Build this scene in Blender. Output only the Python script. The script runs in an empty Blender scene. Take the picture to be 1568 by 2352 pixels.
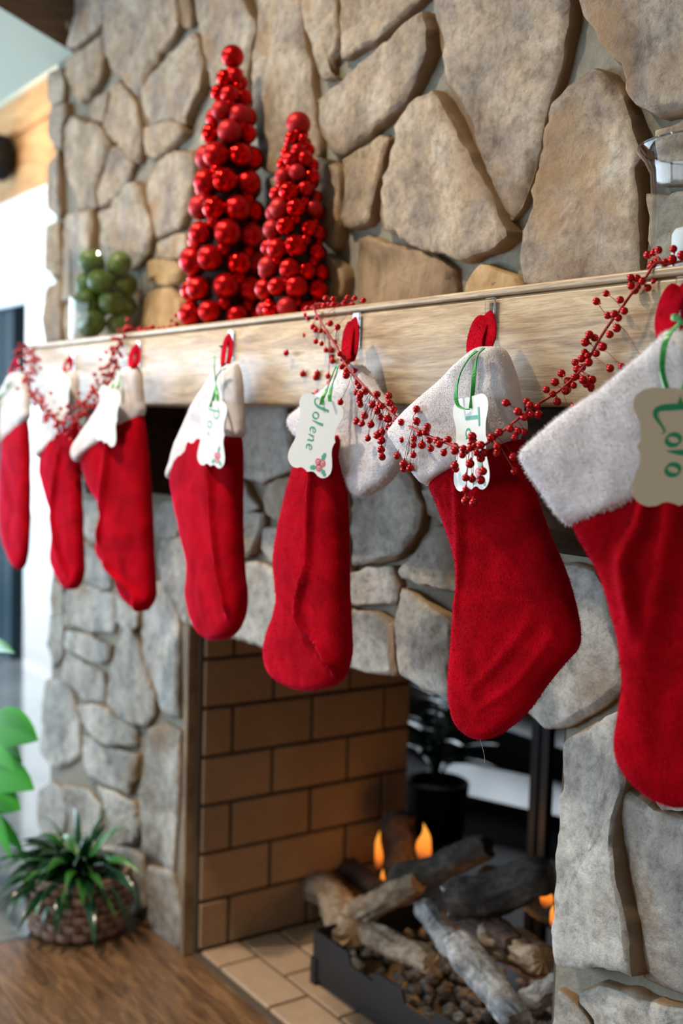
import bpy, bmesh, math, random
from mathutils import Vector, Matrix, noise

R = random.Random(7)
SC = bpy.context.scene
COL = SC.collection

# ------------------------------------------------------------------ camera
CAM = Vector((1.267, -1.105, -0.035)); YAW, PITCH, ROLL = 0.967, -0.074, 0.029; F = 2647.0
def basis():
    cy, sy, cp, sp = math.cos(YAW), math.sin(YAW), math.cos(PITCH), math.sin(PITCH)
    f = Vector((-sy*cp, cy*cp, sp)); r = Vector((cy, sy, 0)); u = r.cross(f)
    c, s = math.cos(ROLL), math.sin(ROLL)
    return c*r + s*u, -s*r + c*u, f
CR, CU, CF = basis()
cd = bpy.data.cameras.new('camera'); cam = bpy.data.objects.new('camera', cd); COL.objects.link(cam)
m = Matrix.Identity(4)
for i in range(3): m[i][0] = CR[i]; m[i][1] = CU[i]; m[i][2] = -CF[i]; m[i][3] = CAM[i]
cam.matrix_world = m
cd.sensor_fit = 'VERTICAL'; cd.sensor_height = 36; cd.lens = F/2352*36; cd.clip_start = .05; cd.clip_end = 200
cd.dof.use_dof = True; cd.dof.focus_distance = 1.58; cd.dof.aperture_fstop = 2.7
SC.camera = cam

# ------------------------------------------------------------------ world, lights, exposure
W = bpy.data.worlds.new('world'); SC.world = W; W.use_nodes = True
bg = W.node_tree.nodes['Background']; bg.inputs[0].default_value = (.86, .93, 1, 1); bg.inputs[1].default_value = 3.0
SC.view_settings.view_transform = 'Standard'; SC.view_settings.look = 'None'
SC.view_settings.gamma = 1; SC.view_settings.use_curve_mapping = False; SC.view_settings.exposure = -0.03
SC.cycles.use_denoising = True
SC.cycles.max_bounces = 7; SC.cycles.diffuse_bounces = 3; SC.cycles.glossy_bounces = 3
SC.cycles.transmission_bounces = 6; SC.cycles.transparent_max_bounces = 8
SC.cycles.caustics_reflective = False; SC.cycles.caustics_refractive = False
SC.cycles.sample_clamp_indirect = 4
def area(name, loc, target, sx, sy, power, color, portal=False):
    d = bpy.data.lights.new(name, 'AREA'); d.shape = 'RECTANGLE'; d.size = sx; d.size_y = sy; d.energy = power; d.color = color
    o = bpy.data.objects.new(name, d); COL.objects.link(o); o.location = loc
    o.rotation_euler = (Vector(target)-Vector(loc)).to_track_quat('-Z', 'Y').to_euler()
    if portal: d.cycles.is_portal = True
    return o
area('window_light_left', (-5.85, -2.6, -.15), (-1, -1.6, -.35), 5.0, 1.9, 290, (.64, .83, 1))
area('window_light_front', (-2.4, -5.2, -.35), (-.4, 0, -.35), 3.4, 1.6, 95, (.60, .81, 1))
area('window_light_back', (-2.75, 2.84, -.67), (-1.4, 1.2, -1.3), 1.0, .6, 5, (.75, .88, 1))

# ------------------------------------------------------------------ helpers
def ray(x, y): return CF + CR*((x-784)/F) - CU*((y-1176)/F)
def on_y(x, y, Y):
    d = ray(x, y); return CAM + d*((Y-CAM.y)/d.y)
def on_z(x, y, Z):
    d = ray(x, y); return CAM + d*((Z-CAM.z)/d.z)
def on_plane(x, y, p, n):
    d = ray(x, y); return CAM + d*((p-CAM).dot(n)/d.dot(n))

def tag(o, label=None, cat=None, group=None, kind=None):
    if label: o['label'] = label
    if cat: o['category'] = cat
    if group: o['group'] = group
    if kind: o['kind'] = kind
    return o
def link(name, me, parent=None, base=None):
    o = bpy.data.objects.new(name, me); COL.objects.link(o)
    if parent: o.parent = parent
    return o
def empty(name, loc, label, cat, group=None):
    o = bpy.data.objects.new(name, None); COL.objects.link(o); o.location = loc; o.empty_display_size = .05
    return tag(o, label, cat, group)
def origin(p):
    v = Vector((0, 0, 0))
    while p: v = v + p.location; p = p.parent
    return v
class MB:
    """collects vertices and faces in scene coordinates; build() links them as ONE mesh object"""
    def __init__(s): s.v = []; s.f = []; s.mi = []; s.at = []
    def add(s, vs, fs, mi=0, at=0.0):
        b = len(s.v); s.v += [tuple(q) for q in vs]; s.at += [at]*len(vs) if not isinstance(at, list) else at
        for f in fs: s.f.append(tuple(b+i for i in f)); s.mi.append(mi)
    def box(s, lo, hi, mi=0):
        (a, b, c), (d, e, f) = lo, hi
        s.add([(a,b,c),(d,b,c),(d,e,c),(a,e,c),(a,b,f),(d,b,f),(d,e,f),(a,e,f)],
              [(0,3,2,1),(4,5,6,7),(0,1,5,4),(1,2,6,5),(2,3,7,6),(3,0,4,7)], mi)
    def tube(s, pts, rad, n=6, mi=0, cap=True, flat=None, up=None):
        pts = [Vector(p) for p in pts]; k = len(pts); vs = []
        for i, p in enumerate(pts):
            t = (pts[min(i+1, k-1)]-pts[max(i-1, 0)])
            t = t.normalized() if t.length > 1e-9 else Vector((0, 0, 1))
            a = up if up is not None else (Vector((0, 0, 1)) if abs(t.z) < .9 else Vector((1, 0, 0)))
            x = t.cross(a).normalized(); y = x.cross(t).normalized()
            r = rad[i] if isinstance(rad, (list, tuple)) else rad
            ry = r if flat is None else flat
            for j in range(n):
                w = 2*math.pi*j/n; vs.append(p + x*(r*math.cos(w)) + y*(ry*math.sin(w)))
        fs = [(i*n+j, i*n+(j+1) % n, (i+1)*n+(j+1) % n, (i+1)*n+j) for i in range(k-1) for j in range(n)]
        if cap: fs += [tuple(range(n))[::-1], tuple(range((k-1)*n, k*n))]
        s.add(vs, fs, mi)
    def ribbon(s, pts, w, side, mi=0, th=.0007):
        """flat band along pts; side = width direction (vector or list)"""
        pts = [Vector(p) for p in pts]; k = len(pts); vs = []
        for i, p in enumerate(pts):
            sd = (side[i] if isinstance(side, list) else side).normalized(); ww = w[i] if isinstance(w, list) else w
            t = (pts[min(i+1, k-1)]-pts[max(i-1, 0)]).normalized(); n = t.cross(sd).normalized()*th
            for q in (p-sd*ww/2-n, p+sd*ww/2-n, p+sd*ww/2+n, p-sd*ww/2+n): vs.append(q)
        fs = [(i*4+j, i*4+(j+1) % 4, i*4+4+(j+1) % 4, i*4+4+j) for i in range(k-1) for j in range(4)]
        fs += [(3,2,1,0), tuple(4*k-4+j for j in range(4))]
        s.add(vs, fs, mi)
    def lathe(s, prof, c, n=32, mi=0, closed=False):
        c = Vector(c); vs = [c+Vector((r*math.cos(2*math.pi*j/n), r*math.sin(2*math.pi*j/n), z)) for r, z in prof for j in range(n)]
        k = len(prof); fs = [(i*n+j, i*n+(j+1) % n, (i+1)*n+(j+1) % n, (i+1)*n+j) for i in range(k-1) for j in range(n)]
        if closed: fs += [((k-1)*n+j, (k-1)*n+(j+1) % n, (j+1) % n, j) for j in range(n)]
        s.add(vs, fs, mi)
    def build(s, name, mats, parent=None, smooth=False, bevel=0, attr=None, recalc=True, seg=2):
        o0 = origin(parent)
        me = bpy.data.meshes.new(name); me.from_pydata([tuple(Vector(v)-o0) for v in s.v], [], s.f); me.update()
        if attr:
            a = me.attributes.new(attr, 'FLOAT', 'POINT'); a.data.foreach_set('value', s.at)
        for q in (mats if isinstance(mats, (list, tuple)) else [mats]): me.materials.append(q)
        me.polygons.foreach_set('material_index', s.mi)
        if recalc or bevel:
            bm = bmesh.new(); bm.from_mesh(me); 
            if recalc: bmesh.ops.recalc_face_normals(bm, faces=bm.faces)
            if bevel: bmesh.ops.bevel(bm, geom=bm.edges[:], offset=bevel, segments=seg, profile=.5, affect='EDGES')
            bm.to_mesh(me); bm.free()
        if smooth: me.polygons.foreach_set('use_smooth', [True]*len(me.polygons))
        return link(name, me, parent)

def catmull(P, n):
    P = [Vector(p) for p in P]; k = len(P); out = []
    for i in range(n):
        t = i/(n-1)*(k-1); a = min(int(t), k-2); u = t-a
        p0, p1, p2, p3 = P[max(a-1, 0)], P[a], P[a+1], P[min(a+2, k-1)]
        out.append(.5*((2*p1)+(p2-p0)*u+(2*p0-5*p1+4*p2-p3)*u*u+(3*p1-p0-3*p2+p3)*u**3))
    return out
def lerp(a, b, t): return a+(b-a)*t
def interp(T, x):
    if x <= T[0][0]: return T[0][1]
    for (a, p), (b, q) in zip(T, T[1:]):
        if x <= b: return p+(q-p)*(x-a)/(b-a)
    return T[-1][1]

# ------------------------------------------------------------------ materials
def mat(name, color=(.5, .5, .5), rough=.6, metal=0, **kw):
    M = bpy.data.materials.new(name); M.use_nodes = True; B = M.node_tree.nodes['Principled BSDF']
    B.inputs['Base Color'].default_value = (*color, 1); B.inputs['Roughness'].default_value = rough; B.inputs['Metallic'].default_value = metal
    for k, v in kw.items():
        B.inputs[k].default_value = v if not isinstance(v, tuple) else (*v, 1)
    return M
def nd(M, t, **kw):
    n = M.node_tree.nodes.new(t)
    for k, v in kw.items(): setattr(n, k, v)
    return n
def lk(M, a, b): M.node_tree.links.new(a, b)
def bsdf(M): return M.node_tree.nodes['Principled BSDF']
def noise_tex(M, scale=(1, 1, 1), s=5, detail=5, rough=.6, dist=0, off=None):
    tc = nd(M, 'ShaderNodeTexCoord'); mp = nd(M, 'ShaderNodeMapping'); mp.inputs['Scale'].default_value = scale
    lk(M, tc.outputs['Object'], mp.inputs['Vector'])
    n = nd(M, 'ShaderNodeTexNoise'); n.inputs['Scale'].default_value = s; n.inputs['Detail'].default_value = detail
    n.inputs['Roughness'].default_value = rough; n.inputs['Distortion'].default_value = dist
    lk(M, mp.outputs['Vector'], n.inputs['Vector'])
    if off is not None: lk(M, off, mp.inputs['Location'])
    return n
def ramp(M, src, stops):
    r = nd(M, 'ShaderNodeValToRGB'); e = r.color_ramp.elements
    while len(e) < len(stops): e.new(.5)
    for q, (p, c) in zip(e, stops): q.position = p; q.color = (*c, 1)
    lk(M, src, r.inputs['Fac']); return r.outputs['Color']
def mix(M, fac, a, b, mode='MIX'):
    n = nd(M, 'ShaderNodeMix', data_type='RGBA', blend_type=mode)
    for sock, v in ((n.inputs[0], fac), (n.inputs[6], a), (n.inputs[7], b)):
        if hasattr(v, 'is_linked'): lk(M, v, sock)
        elif isinstance(v, tuple): sock.default_value = (*v, 1)
        else: sock.default_value = v
    return n.outputs[2]
def bump(M, src, strength=.3, dist=.01):
    b = nd(M, 'ShaderNodeBump'); b.inputs['Strength'].default_value = strength; b.inputs['Distance'].default_value = dist
    lk(M, src, b.inputs['Height']); lk(M, b.outputs['Normal'], bsdf(M).inputs['Normal'])
def base(M, c): lk(M, c, bsdf(M).inputs['Base Color'])

# stone: each stone its own mix of two palettes, brown weathered sides
def stone_mat(name, pa, pb, stain):
    M = mat(name, rough=.85)
    oi = nd(M, 'ShaderNodeObjectInfo'); mul = nd(M, 'ShaderNodeMath', operation='MULTIPLY'); lk(M, oi.outputs['Random'], mul.inputs[0]); mul.inputs[1].default_value = 37
    n1 = noise_tex(M, (1, 1, 1), 7, 7, .66, .4, mul.outputs[0]); n2 = noise_tex(M, (1, 1, 1), 48, 8, .75, .2, mul.outputs[0]); n3 = noise_tex(M, (1, 1, 1), 3.6, 4, .6, .3, mul.outputs[0]); n4 = noise_tex(M, (1.3, 1, 1), 11, 5, .65, .5, mul.outputs[0])
    pos = (.32, .44, .56, .68)
    c1 = ramp(M, n1.outputs['Fac'], list(zip(pos, pa))); c2 = ramp(M, n1.outputs['Fac'], list(zip(pos, pb)))
    f1 = ramp(M, n4.outputs['Fac'], [(.38, (0, 0, 0)), (.62, (1, 1, 1))]); f0 = ramp(M, oi.outputs['Random'], [(.1, (0, 0, 0)), (.9, (1, 1, 1))])
    cc = mix(M, mix(M, .55, f0, f1), c1, c2)
    cc = mix(M, .9, cc, ramp(M, n2.outputs['Fac'], [(.36, (.60, .57, .55)), (.5, (1, 1, 1)), (.66, (1.3, 1.26, 1.22))]), 'MULTIPLY')
    cc = mix(M, ramp(M, n3.outputs['Fac'], [(.55, (0, 0, 0)), (.68, (.7, .7, .7))]), cc, stain)
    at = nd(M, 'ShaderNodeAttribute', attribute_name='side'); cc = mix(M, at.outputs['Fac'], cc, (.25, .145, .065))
    base(M, cc); bump(M, n2.outputs['Fac'], .7, .012); return M
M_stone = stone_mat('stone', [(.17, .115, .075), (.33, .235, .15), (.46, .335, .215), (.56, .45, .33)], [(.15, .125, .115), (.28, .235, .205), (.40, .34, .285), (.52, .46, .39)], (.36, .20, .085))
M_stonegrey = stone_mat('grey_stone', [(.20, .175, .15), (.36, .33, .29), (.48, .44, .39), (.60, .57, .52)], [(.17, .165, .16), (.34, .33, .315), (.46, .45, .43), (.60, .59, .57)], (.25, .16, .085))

M_brownstone = mat('brown_stone', rough=.85)
n = noise_tex(M_brownstone, (1, 1, .6), 14, 8, .7, .4)
base(M_brownstone, ramp(M_brownstone, n.outputs['Fac'], [(.3, (.10, .06, .03)), (.5, (.21, .135, .075)), (.7, (.34, .235, .14))])); bump(M_brownstone, n.outputs['Fac'], .5, .012)
M_orangestone = mat('orange_stone', rough=.85)
n = noise_tex(M_orangestone, (1, 1, .6), 16, 8, .7, .4)
base(M_orangestone, ramp(M_orangestone, n.outputs['Fac'], [(.3, (.24, .14, .06)), (.55, (.42, .27, .13)), (.7, (.5, .37, .22))])); bump(M_orangestone, n.outputs['Fac'], .5, .012)
M_mortar = mat('mortar', rough=.95)
n = noise_tex(M_mortar, (1, 1, 1), 60, 6, .7); n_b = noise_tex(M_mortar, (1, 1, 1), 4, 3, .5)
base(M_mortar, mix(M_mortar, n_b.outputs['Fac'], ramp(M_mortar, n.outputs['Fac'], [(.3, (.15, .14, .115)), (.7, (.30, .285, .24))]), (.23, .20, .15))); bump(M_mortar, n.outputs['Fac'], .6, .006)

def wood(name, cols, axis=(1, 14, 14), s=3.0, rough=.5, coat=0.0, bumpst=.12, fine=22):
    M = mat(name, rough=rough); bsdf(M).inputs['Coat Weight'].default_value = coat; bsdf(M).inputs['Coat Roughness'].default_value = .22
    a = noise_tex(M, axis, s, 6, .6, 1.2); b = noise_tex(M, tuple(q*(1 if q == min(axis) else 2.2) for q in axis), s*fine/6, 5, .7, .4)
    c = ramp(M, a.outputs['Fac'], [(.32, cols[0]), (.5, cols[1]), (.68, cols[2])])
    c = mix(M, .7, c, ramp(M, b.outputs['Fac'], [(.36, (.5, .45, .4)), (.5, (1, 1, 1)), (.65, (1.08, 1.06, 1.02))]), 'MULTIPLY')
    base(M, c); bump(M, b.outputs['Fac'], bumpst, .003); return M
M_mantel = wood('mantel_wood', [(.27, .165, .085), (.44, .30, .17), (.56, .42, .26)], (2.2, 16, 22), 3.0, .48, .22)
M_corbel = wood('corbel_wood', [(.018, .010, .006), (.035, .019, .010), (.055, .03, .016)], (2, 10, 14), 3, .85); bsdf(M_corbel).inputs['Specular IOR Level'].default_value = .08
M_plank = wood('floor_wood', [(.07, .036, .018), (.155, .082, .042), (.27, .145, .07)], (2.0, 12, 12), 3, .34, .1)
M_beam = wood('beam_wood', [(.12, .07, .04), (.18, .11, .065), (.23, .14, .085)], (14, 1.2, 8), 3, .6)
M_panel = wood('panel_wood', [(.40, .22, .10), (.55, .33, .16), (.64, .42, .22)], (1.3, 8, 10), 2, .5)
M_darkwood = wood('dark_wood', [(.008, .005, .004), (.016, .009, .007), (.03, .016, .012)], (2, 10, 10), 3, .25, .25)
M_slate = mat('slate_floor', rough=.10)
n = noise_tex(M_slate, (1, 1, 1), 3, 5, .6); base(M_slate, ramp(M_slate, n.outputs['Fac'], [(.3, (.16, .18, .20)), (.7, (.27, .29, .31))]))
M_fbrick = mat('fire_brick', rough=.8)
oi = nd(M_fbrick, 'ShaderNodeObjectInfo'); n = noise_tex(M_fbrick, (1, 1, 1), 45, 5, .7)
c = ramp(M_fbrick, oi.outputs['Random'], [(0, (.285, .18, .108)), (.5, (.335, .215, .13)), (1, (.30, .195, .118))])
base(M_fbrick, mix(M_fbrick, .5, c, ramp(M_fbrick, n.outputs['Fac'], [(.3, (.72, .7, .68)), (.6, (1, 1, 1))]), 'MULTIPLY')); bump(M_fbrick, n.outputs['Fac'], .2, .003)
M_fjoint = mat('fire_brick_joint', (.085, .055, .035), .95)
M_ftile = mat('hearth_tile', rough=.7)
oi = nd(M_ftile, 'ShaderNodeObjectInfo'); n = noise_tex(M_ftile, (1, 1, 1), 30, 5, .7)
c = ramp(M_ftile, oi.outputs['Random'], [(0, (.34, .215, .13)), (1, (.43, .30, .20))])
base(M_ftile, mix(M_ftile, .5, c, ramp(M_ftile, n.outputs['Fac'], [(.3, (.75, .72, .7)), (.6, (1, 1, 1))]), 'MULTIPLY'))

def velvet(name, dark, light, sheen, tint):
    M = mat(name, rough=.92); n = noise_tex(M, (1, 1, 1), 9, 5, .65, .6); n2 = noise_tex(M, (1, 1, .5), 420, 2, .6)
    c = ramp(M, n.outputs['Fac'], [(.35, dark), (.65, light)])
    base(M, c)
    B = bsdf(M); B.inputs['Sheen Weight'].default_value = sheen; B.inputs['Sheen Roughness'].default_value = .35; B.inputs['Sheen Tint'].default_value = (*tint, 1)
    B.inputs['Specular IOR Level'].default_value = .04
    bump(M, n2.outputs['Fac'], .35, .002); return M
M_red = velvet('red_plush', (.24, .0004, .0035), (.42, .0009, .008), 1.0, (1, .02, .14))
M_redfuzz = mat('red_fibre', (.50, .0012, .011), .9); bsdf(M_redfuzz).inputs['Specular IOR Level'].default_value = .1
M_white = velvet('white_plush', (.62, .575, .60), (.74, .695, .72), .3, (1, .97, 1))
M_whitefuzz = mat('white_fibre', (.78, .735, .76), .9); bsdf(M_whitefuzz).inputs['Subsurface Weight'].default_value = 0
M_ribbon = mat('green_satin', (.008, .30, .045), .32); bsdf(M_ribbon).inputs['Sheen Weight'].default_value = .3
M_card = mat('white_card', (.66, .66, .64), .6); bsdf(M_card).inputs['Specular IOR Level'].default_value = .2
M_cardshade = mat('shaded_card', (.60, .49, .35), .6)  # white card with its warm shade put into the base colour
M_ink = mat('green_ink', (.0, .235, .105), .5)
M_inkred = mat('red_ink', (.55, .03, .06), .5)
M_clear = mat('clear_plastic', (1, 1, 1), .03); bsdf(M_clear).inputs['Transmission Weight'].default_value = 1; bsdf(M_clear).inputs['IOR'].default_value = 1.46
def thin_glass(name, tint, ior):
    M = bpy.data.materials.new(name); M.use_nodes = True; N = M.node_tree.nodes; N.remove(N['Principled BSDF'])
    tr = nd(M, 'ShaderNodeBsdfTransparent'); tr.inputs[0].default_value = (*tint, 1); gl = nd(M, 'ShaderNodeBsdfGlossy'); gl.inputs['Roughness'].default_value = .01
    fr = nd(M, 'ShaderNodeFresnel'); fr.inputs[0].default_value = ior; mx = nd(M, 'ShaderNodeMixShader'); ge = nd(M, 'ShaderNodeNewGeometry')
    iv = nd(M, 'ShaderNodeMath', operation='SUBTRACT'); iv.inputs[0].default_value = 1; lk(M, ge.outputs['Backfacing'], iv.inputs[1]); ml = nd(M, 'ShaderNodeMath', operation='MULTIPLY'); lk(M, fr.outputs[0], ml.inputs[0]); lk(M, iv.outputs[0], ml.inputs[1])
    lk(M, ml.outputs[0], mx.inputs[0]); lk(M, tr.outputs[0], mx.inputs[1]); lk(M, gl.outputs[0], mx.inputs[2]); lk(M, mx.outputs[0], N['Material Output'].inputs['Surface']); return M
M_glass = thin_glass('glass', (.90, .93, .945), 1.5); M_rim = thin_glass('glass_rim', (.42, .46, .50), 1.6)
M_window = thin_glass('window_glass', (.98, 1, 1), 1.3)
M_shiny = mat('shiny_red', (.60, .004, .003), .13, .96)
M_satin = mat('satin_red', (.46, .003, .004), .30, .85)
M_matte = mat('matte_red', (.36, .003, .006), .46, .6)
M_berry = mat('berry_red', (.42, .003, .006), .26, .6)
M_stem = mat('red_wire', (.30, .004, .008), .5, .2)
M_darkcore = mat('dark_core', (.02, .001, .001), .8)
M_apple = mat('green_fruit', rough=.42)
n = noise_tex(M_apple, (1, 1, 1), 40, 3, .5); base(M_apple, ramp(M_apple, n.outputs['Fac'], [(.3, (.075, .12, .010)), (.7, (.15, .20, .022))]))
M_leafdark = mat('dark_leaf', (.008, .05, .018), .22)
M_leafmid = mat('mid_leaf', (.03, .16, .02), .3)
M_leafbright = mat('bright_leaf', (.022, .23, .006), .5); bsdf(M_leafbright).inputs['Specular IOR Level'].default_value = .2; bsdf(M_leafbright).inputs['Subsurface Weight'].default_value = 0
M_basket = mat('basket', (.22, .13, .095), .5)
M_basketdark = mat('basket_gap', (.07, .03, .018), .8)
M_soil = mat('soil', (.03, .02, .012), .95)
M_black = mat('black_iron', (.012, .014, .018), .38, .3)
M_blackplastic = mat('black_plastic', (.005, .005, .006), .7); bsdf(M_blackplastic).inputs['Specular IOR Level'].default_value = .15
M_frame = mat('frame_paint', (.025, .06, .085), .35, .3)
M_blind = mat('blind_cloth', (.80, .84, .90), .8); bsdf(M_blind).inputs['Transmission Weight'].default_value = 0
M_ceiling = mat('ceiling_paint', (.52, .55, .46), .8)
M_wallp = mat('wall_paint', (.60, .55, .47), .85)
M_maroon = mat('maroon_wall', (.13, .05, .04), .7); M_backfloor = mat('back_room_floor', (.13, .13, .145), .6)
M_pink = mat('pink_fabric', (.50, .30, .34), .8)
M_log = {}
for k, (a, b, c) in dict(dark=((.012, .010, .009), (.045, .036, .03), (.10, .085, .075)), ash=((.05, .05, .055), (.25, .25, .26), (.50, .50, .51)), tan=((.10, .06, .035), (.27, .19, .125), (.45, .37, .29)), brown=((.015, .008, .006), (.05, .025, .017), (.11, .06, .04))).items():
    M = mat('log_'+k, rough=.9); n = noise_tex(M, (1, 1, 1), 26, 8, .75, .8)
    base(M, ramp(M, n.outputs['Fac'], [(.34, a), (.5, b), (.66, c)])); bump(M, n.outputs['Fac'], .7, .012); M_log[k] = M
M_cut = mat('cut_wood', (.42, .28, .16), .8)
M_flame = mat('flame', (0, 0, 0), 1); B = bsdf(M_flame)
g = nd(M_flame, 'ShaderNodeTexCoord'); s = nd(M_flame, 'ShaderNodeSeparateXYZ'); lk(M_flame, g.outputs['Generated'], s.inputs[0])
lk(M_flame, ramp(M_flame, s.outputs['Z'], [(0, (.35, .06, .02)), (.35, (1, .23, .02)), (1, (1, .42, .06))]), B.inputs['Emission Color']); B.inputs['Emission Strength'].default_value = 1.3
lk(M_flame, ramp(M_flame, s.outputs['Z'], [(0, (.15,)*3), (.4, (.9,)*3), (1, (.95,)*3)]), B.inputs['Alpha'])
M_lamp = mat('lamp_glow', (1, .8, .5), .5); bsdf(M_lamp).inputs['Emission Color'].default_value = (1, .72, .38, 1); bsdf(M_lamp).inputs['Emission Strength'].default_value = 14
M_deck = mat('outdoor_deck', (.62, .68, .72), .8)
M_candle = mat('white_wax', (.82, .80, .80), .5)

FL = -1.374          # floor level before the final lift
YW = .2              # mortar face of the chimney breast
# ------------------------------------------------------------------ structure: the chimney breast
XL, XR, ZT, OL, OR_, YB = -2.22, 1.35, 1.75, -1.262, 0.012, .87
def struct(name, mb, mats, **k): return tag(mb.build(name, mats, **k), kind='structure')
b = MB()
b.box((XL, YW, FL), (OL, YB, ZT)); b.box((OR_, YW, FL), (XR, YB, ZT)); b.box((OL, YW, -.472), (OR_, YB, ZT))
wall = struct('wall_fireplace', b, M_mortar)

def resample(P, step):
    out = []
    for i in range(len(P)):
        a, c = P[i], P[(i+1) % len(P)]; L = (c-a).length; n = max(1, int(L/step))
        for j in range(n): out.append(a.lerp(c, j/n))
    return out
stones = []
def stone(px=None, prot=.034, material=None, poly=None, y0=YW, seed=0, amp=.005, grow=.0055):
    """one field stone set in the mortar: rough outline, broken edge, uneven face"""
    if px and px[0][1] > 1130 and px[0][0] < 450: prot *= .55; grow = .009
    yf = y0-prot
    P = poly or [Vector((q.x, q.z)) for q in (on_y(x, y, yf+.012) for x, y in px)]
    c = sum(P, Vector((0, 0)))/len(P)
    A = 0; cx = Vector((0, 0))
    for i in range(len(P)):
        p, q = P[i], P[(i+1) % len(P)]; k = p.x*q.y-q.x*p.y; A += k; cx += (p+q)*k
    if abs(A) > 1e-6: c = cx/(3*A)
    size = abs(A/2)**.5
    P = resample(P, max(.009, size/22)); sd = 17.3*len(stones)+seed
    Q = []
    for p in P:
        d = (p-c).normalized(); j = noise.noise(Vector((p.x*16+sd, p.y*16, sd)))*.006+noise.noise(Vector((p.x*50+sd, p.y*50, 3)))*.0035
        Q.append(p+d*(j+grow))
    n = len(Q); mb = MB(); vs = []; at = []
    be = min(.007, size*.05)
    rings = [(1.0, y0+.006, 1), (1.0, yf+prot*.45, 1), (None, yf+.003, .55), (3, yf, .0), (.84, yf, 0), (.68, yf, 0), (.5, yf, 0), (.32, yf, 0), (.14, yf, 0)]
    tilt = Vector((R.uniform(-1, 1), R.uniform(-1, 1)))*.05
    for ri, (s, y, a) in enumerate(rings):
        for i, p in enumerate(Q):
            d = p-c; e = abs(noise.noise(Vector((p.x*19, p.y*19, sd))))
            if s is None: q = p-d.normalized()*min(be*(.25+1.3*e), d.length*.15)
            elif s == 3: q = p-d.normalized()*min(be*(1.2+9*e*e), d.length*.13)
            else: q = c+d*s
            h = 0
            if ri >= 2:
                v3 = Vector((q.x*8+sd, q.y*8, 1)); g_ = noise.noise(v3)
                h = g_*amp*1.5+noise.noise(Vector((q.x*24+sd, q.y*24, 7)))*amp*.8+noise.noise(Vector((q.x*70+sd, q.y*70, 2)))*amp*.35
                k_ = noise.noise(Vector((q.x*5+sd, q.y*9, 11)))*3.2; h += math.floor(k_)*amp*.30
                h += (q-c).dot(tilt)
                if ri == 2: h += be*(.1+1.5*e)
            vs.append((q.x, min(y+h, y0+.004), q.y)); at.append(a)
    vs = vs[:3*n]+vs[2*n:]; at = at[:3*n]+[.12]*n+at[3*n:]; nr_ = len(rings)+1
    fs = [(r*n+i, r*n+(i+1) % n, (r+1)*n+(i+1) % n, (r+1)*n+i) for r in range(nr_-1) if r != 2 for i in range(n)]
    vs.append((c.x, yf+noise.noise(Vector((c.x*9+sd, c.y*9, 1)))*amp*1.6, c.y)); at.append(0)
    r = (nr_-1)*n; fs += [(r+i, r+(i+1) % n, len(vs)-1) for i in range(n)]
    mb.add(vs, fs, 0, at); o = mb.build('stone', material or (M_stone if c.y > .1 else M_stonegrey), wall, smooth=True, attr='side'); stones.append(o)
    return o
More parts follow.
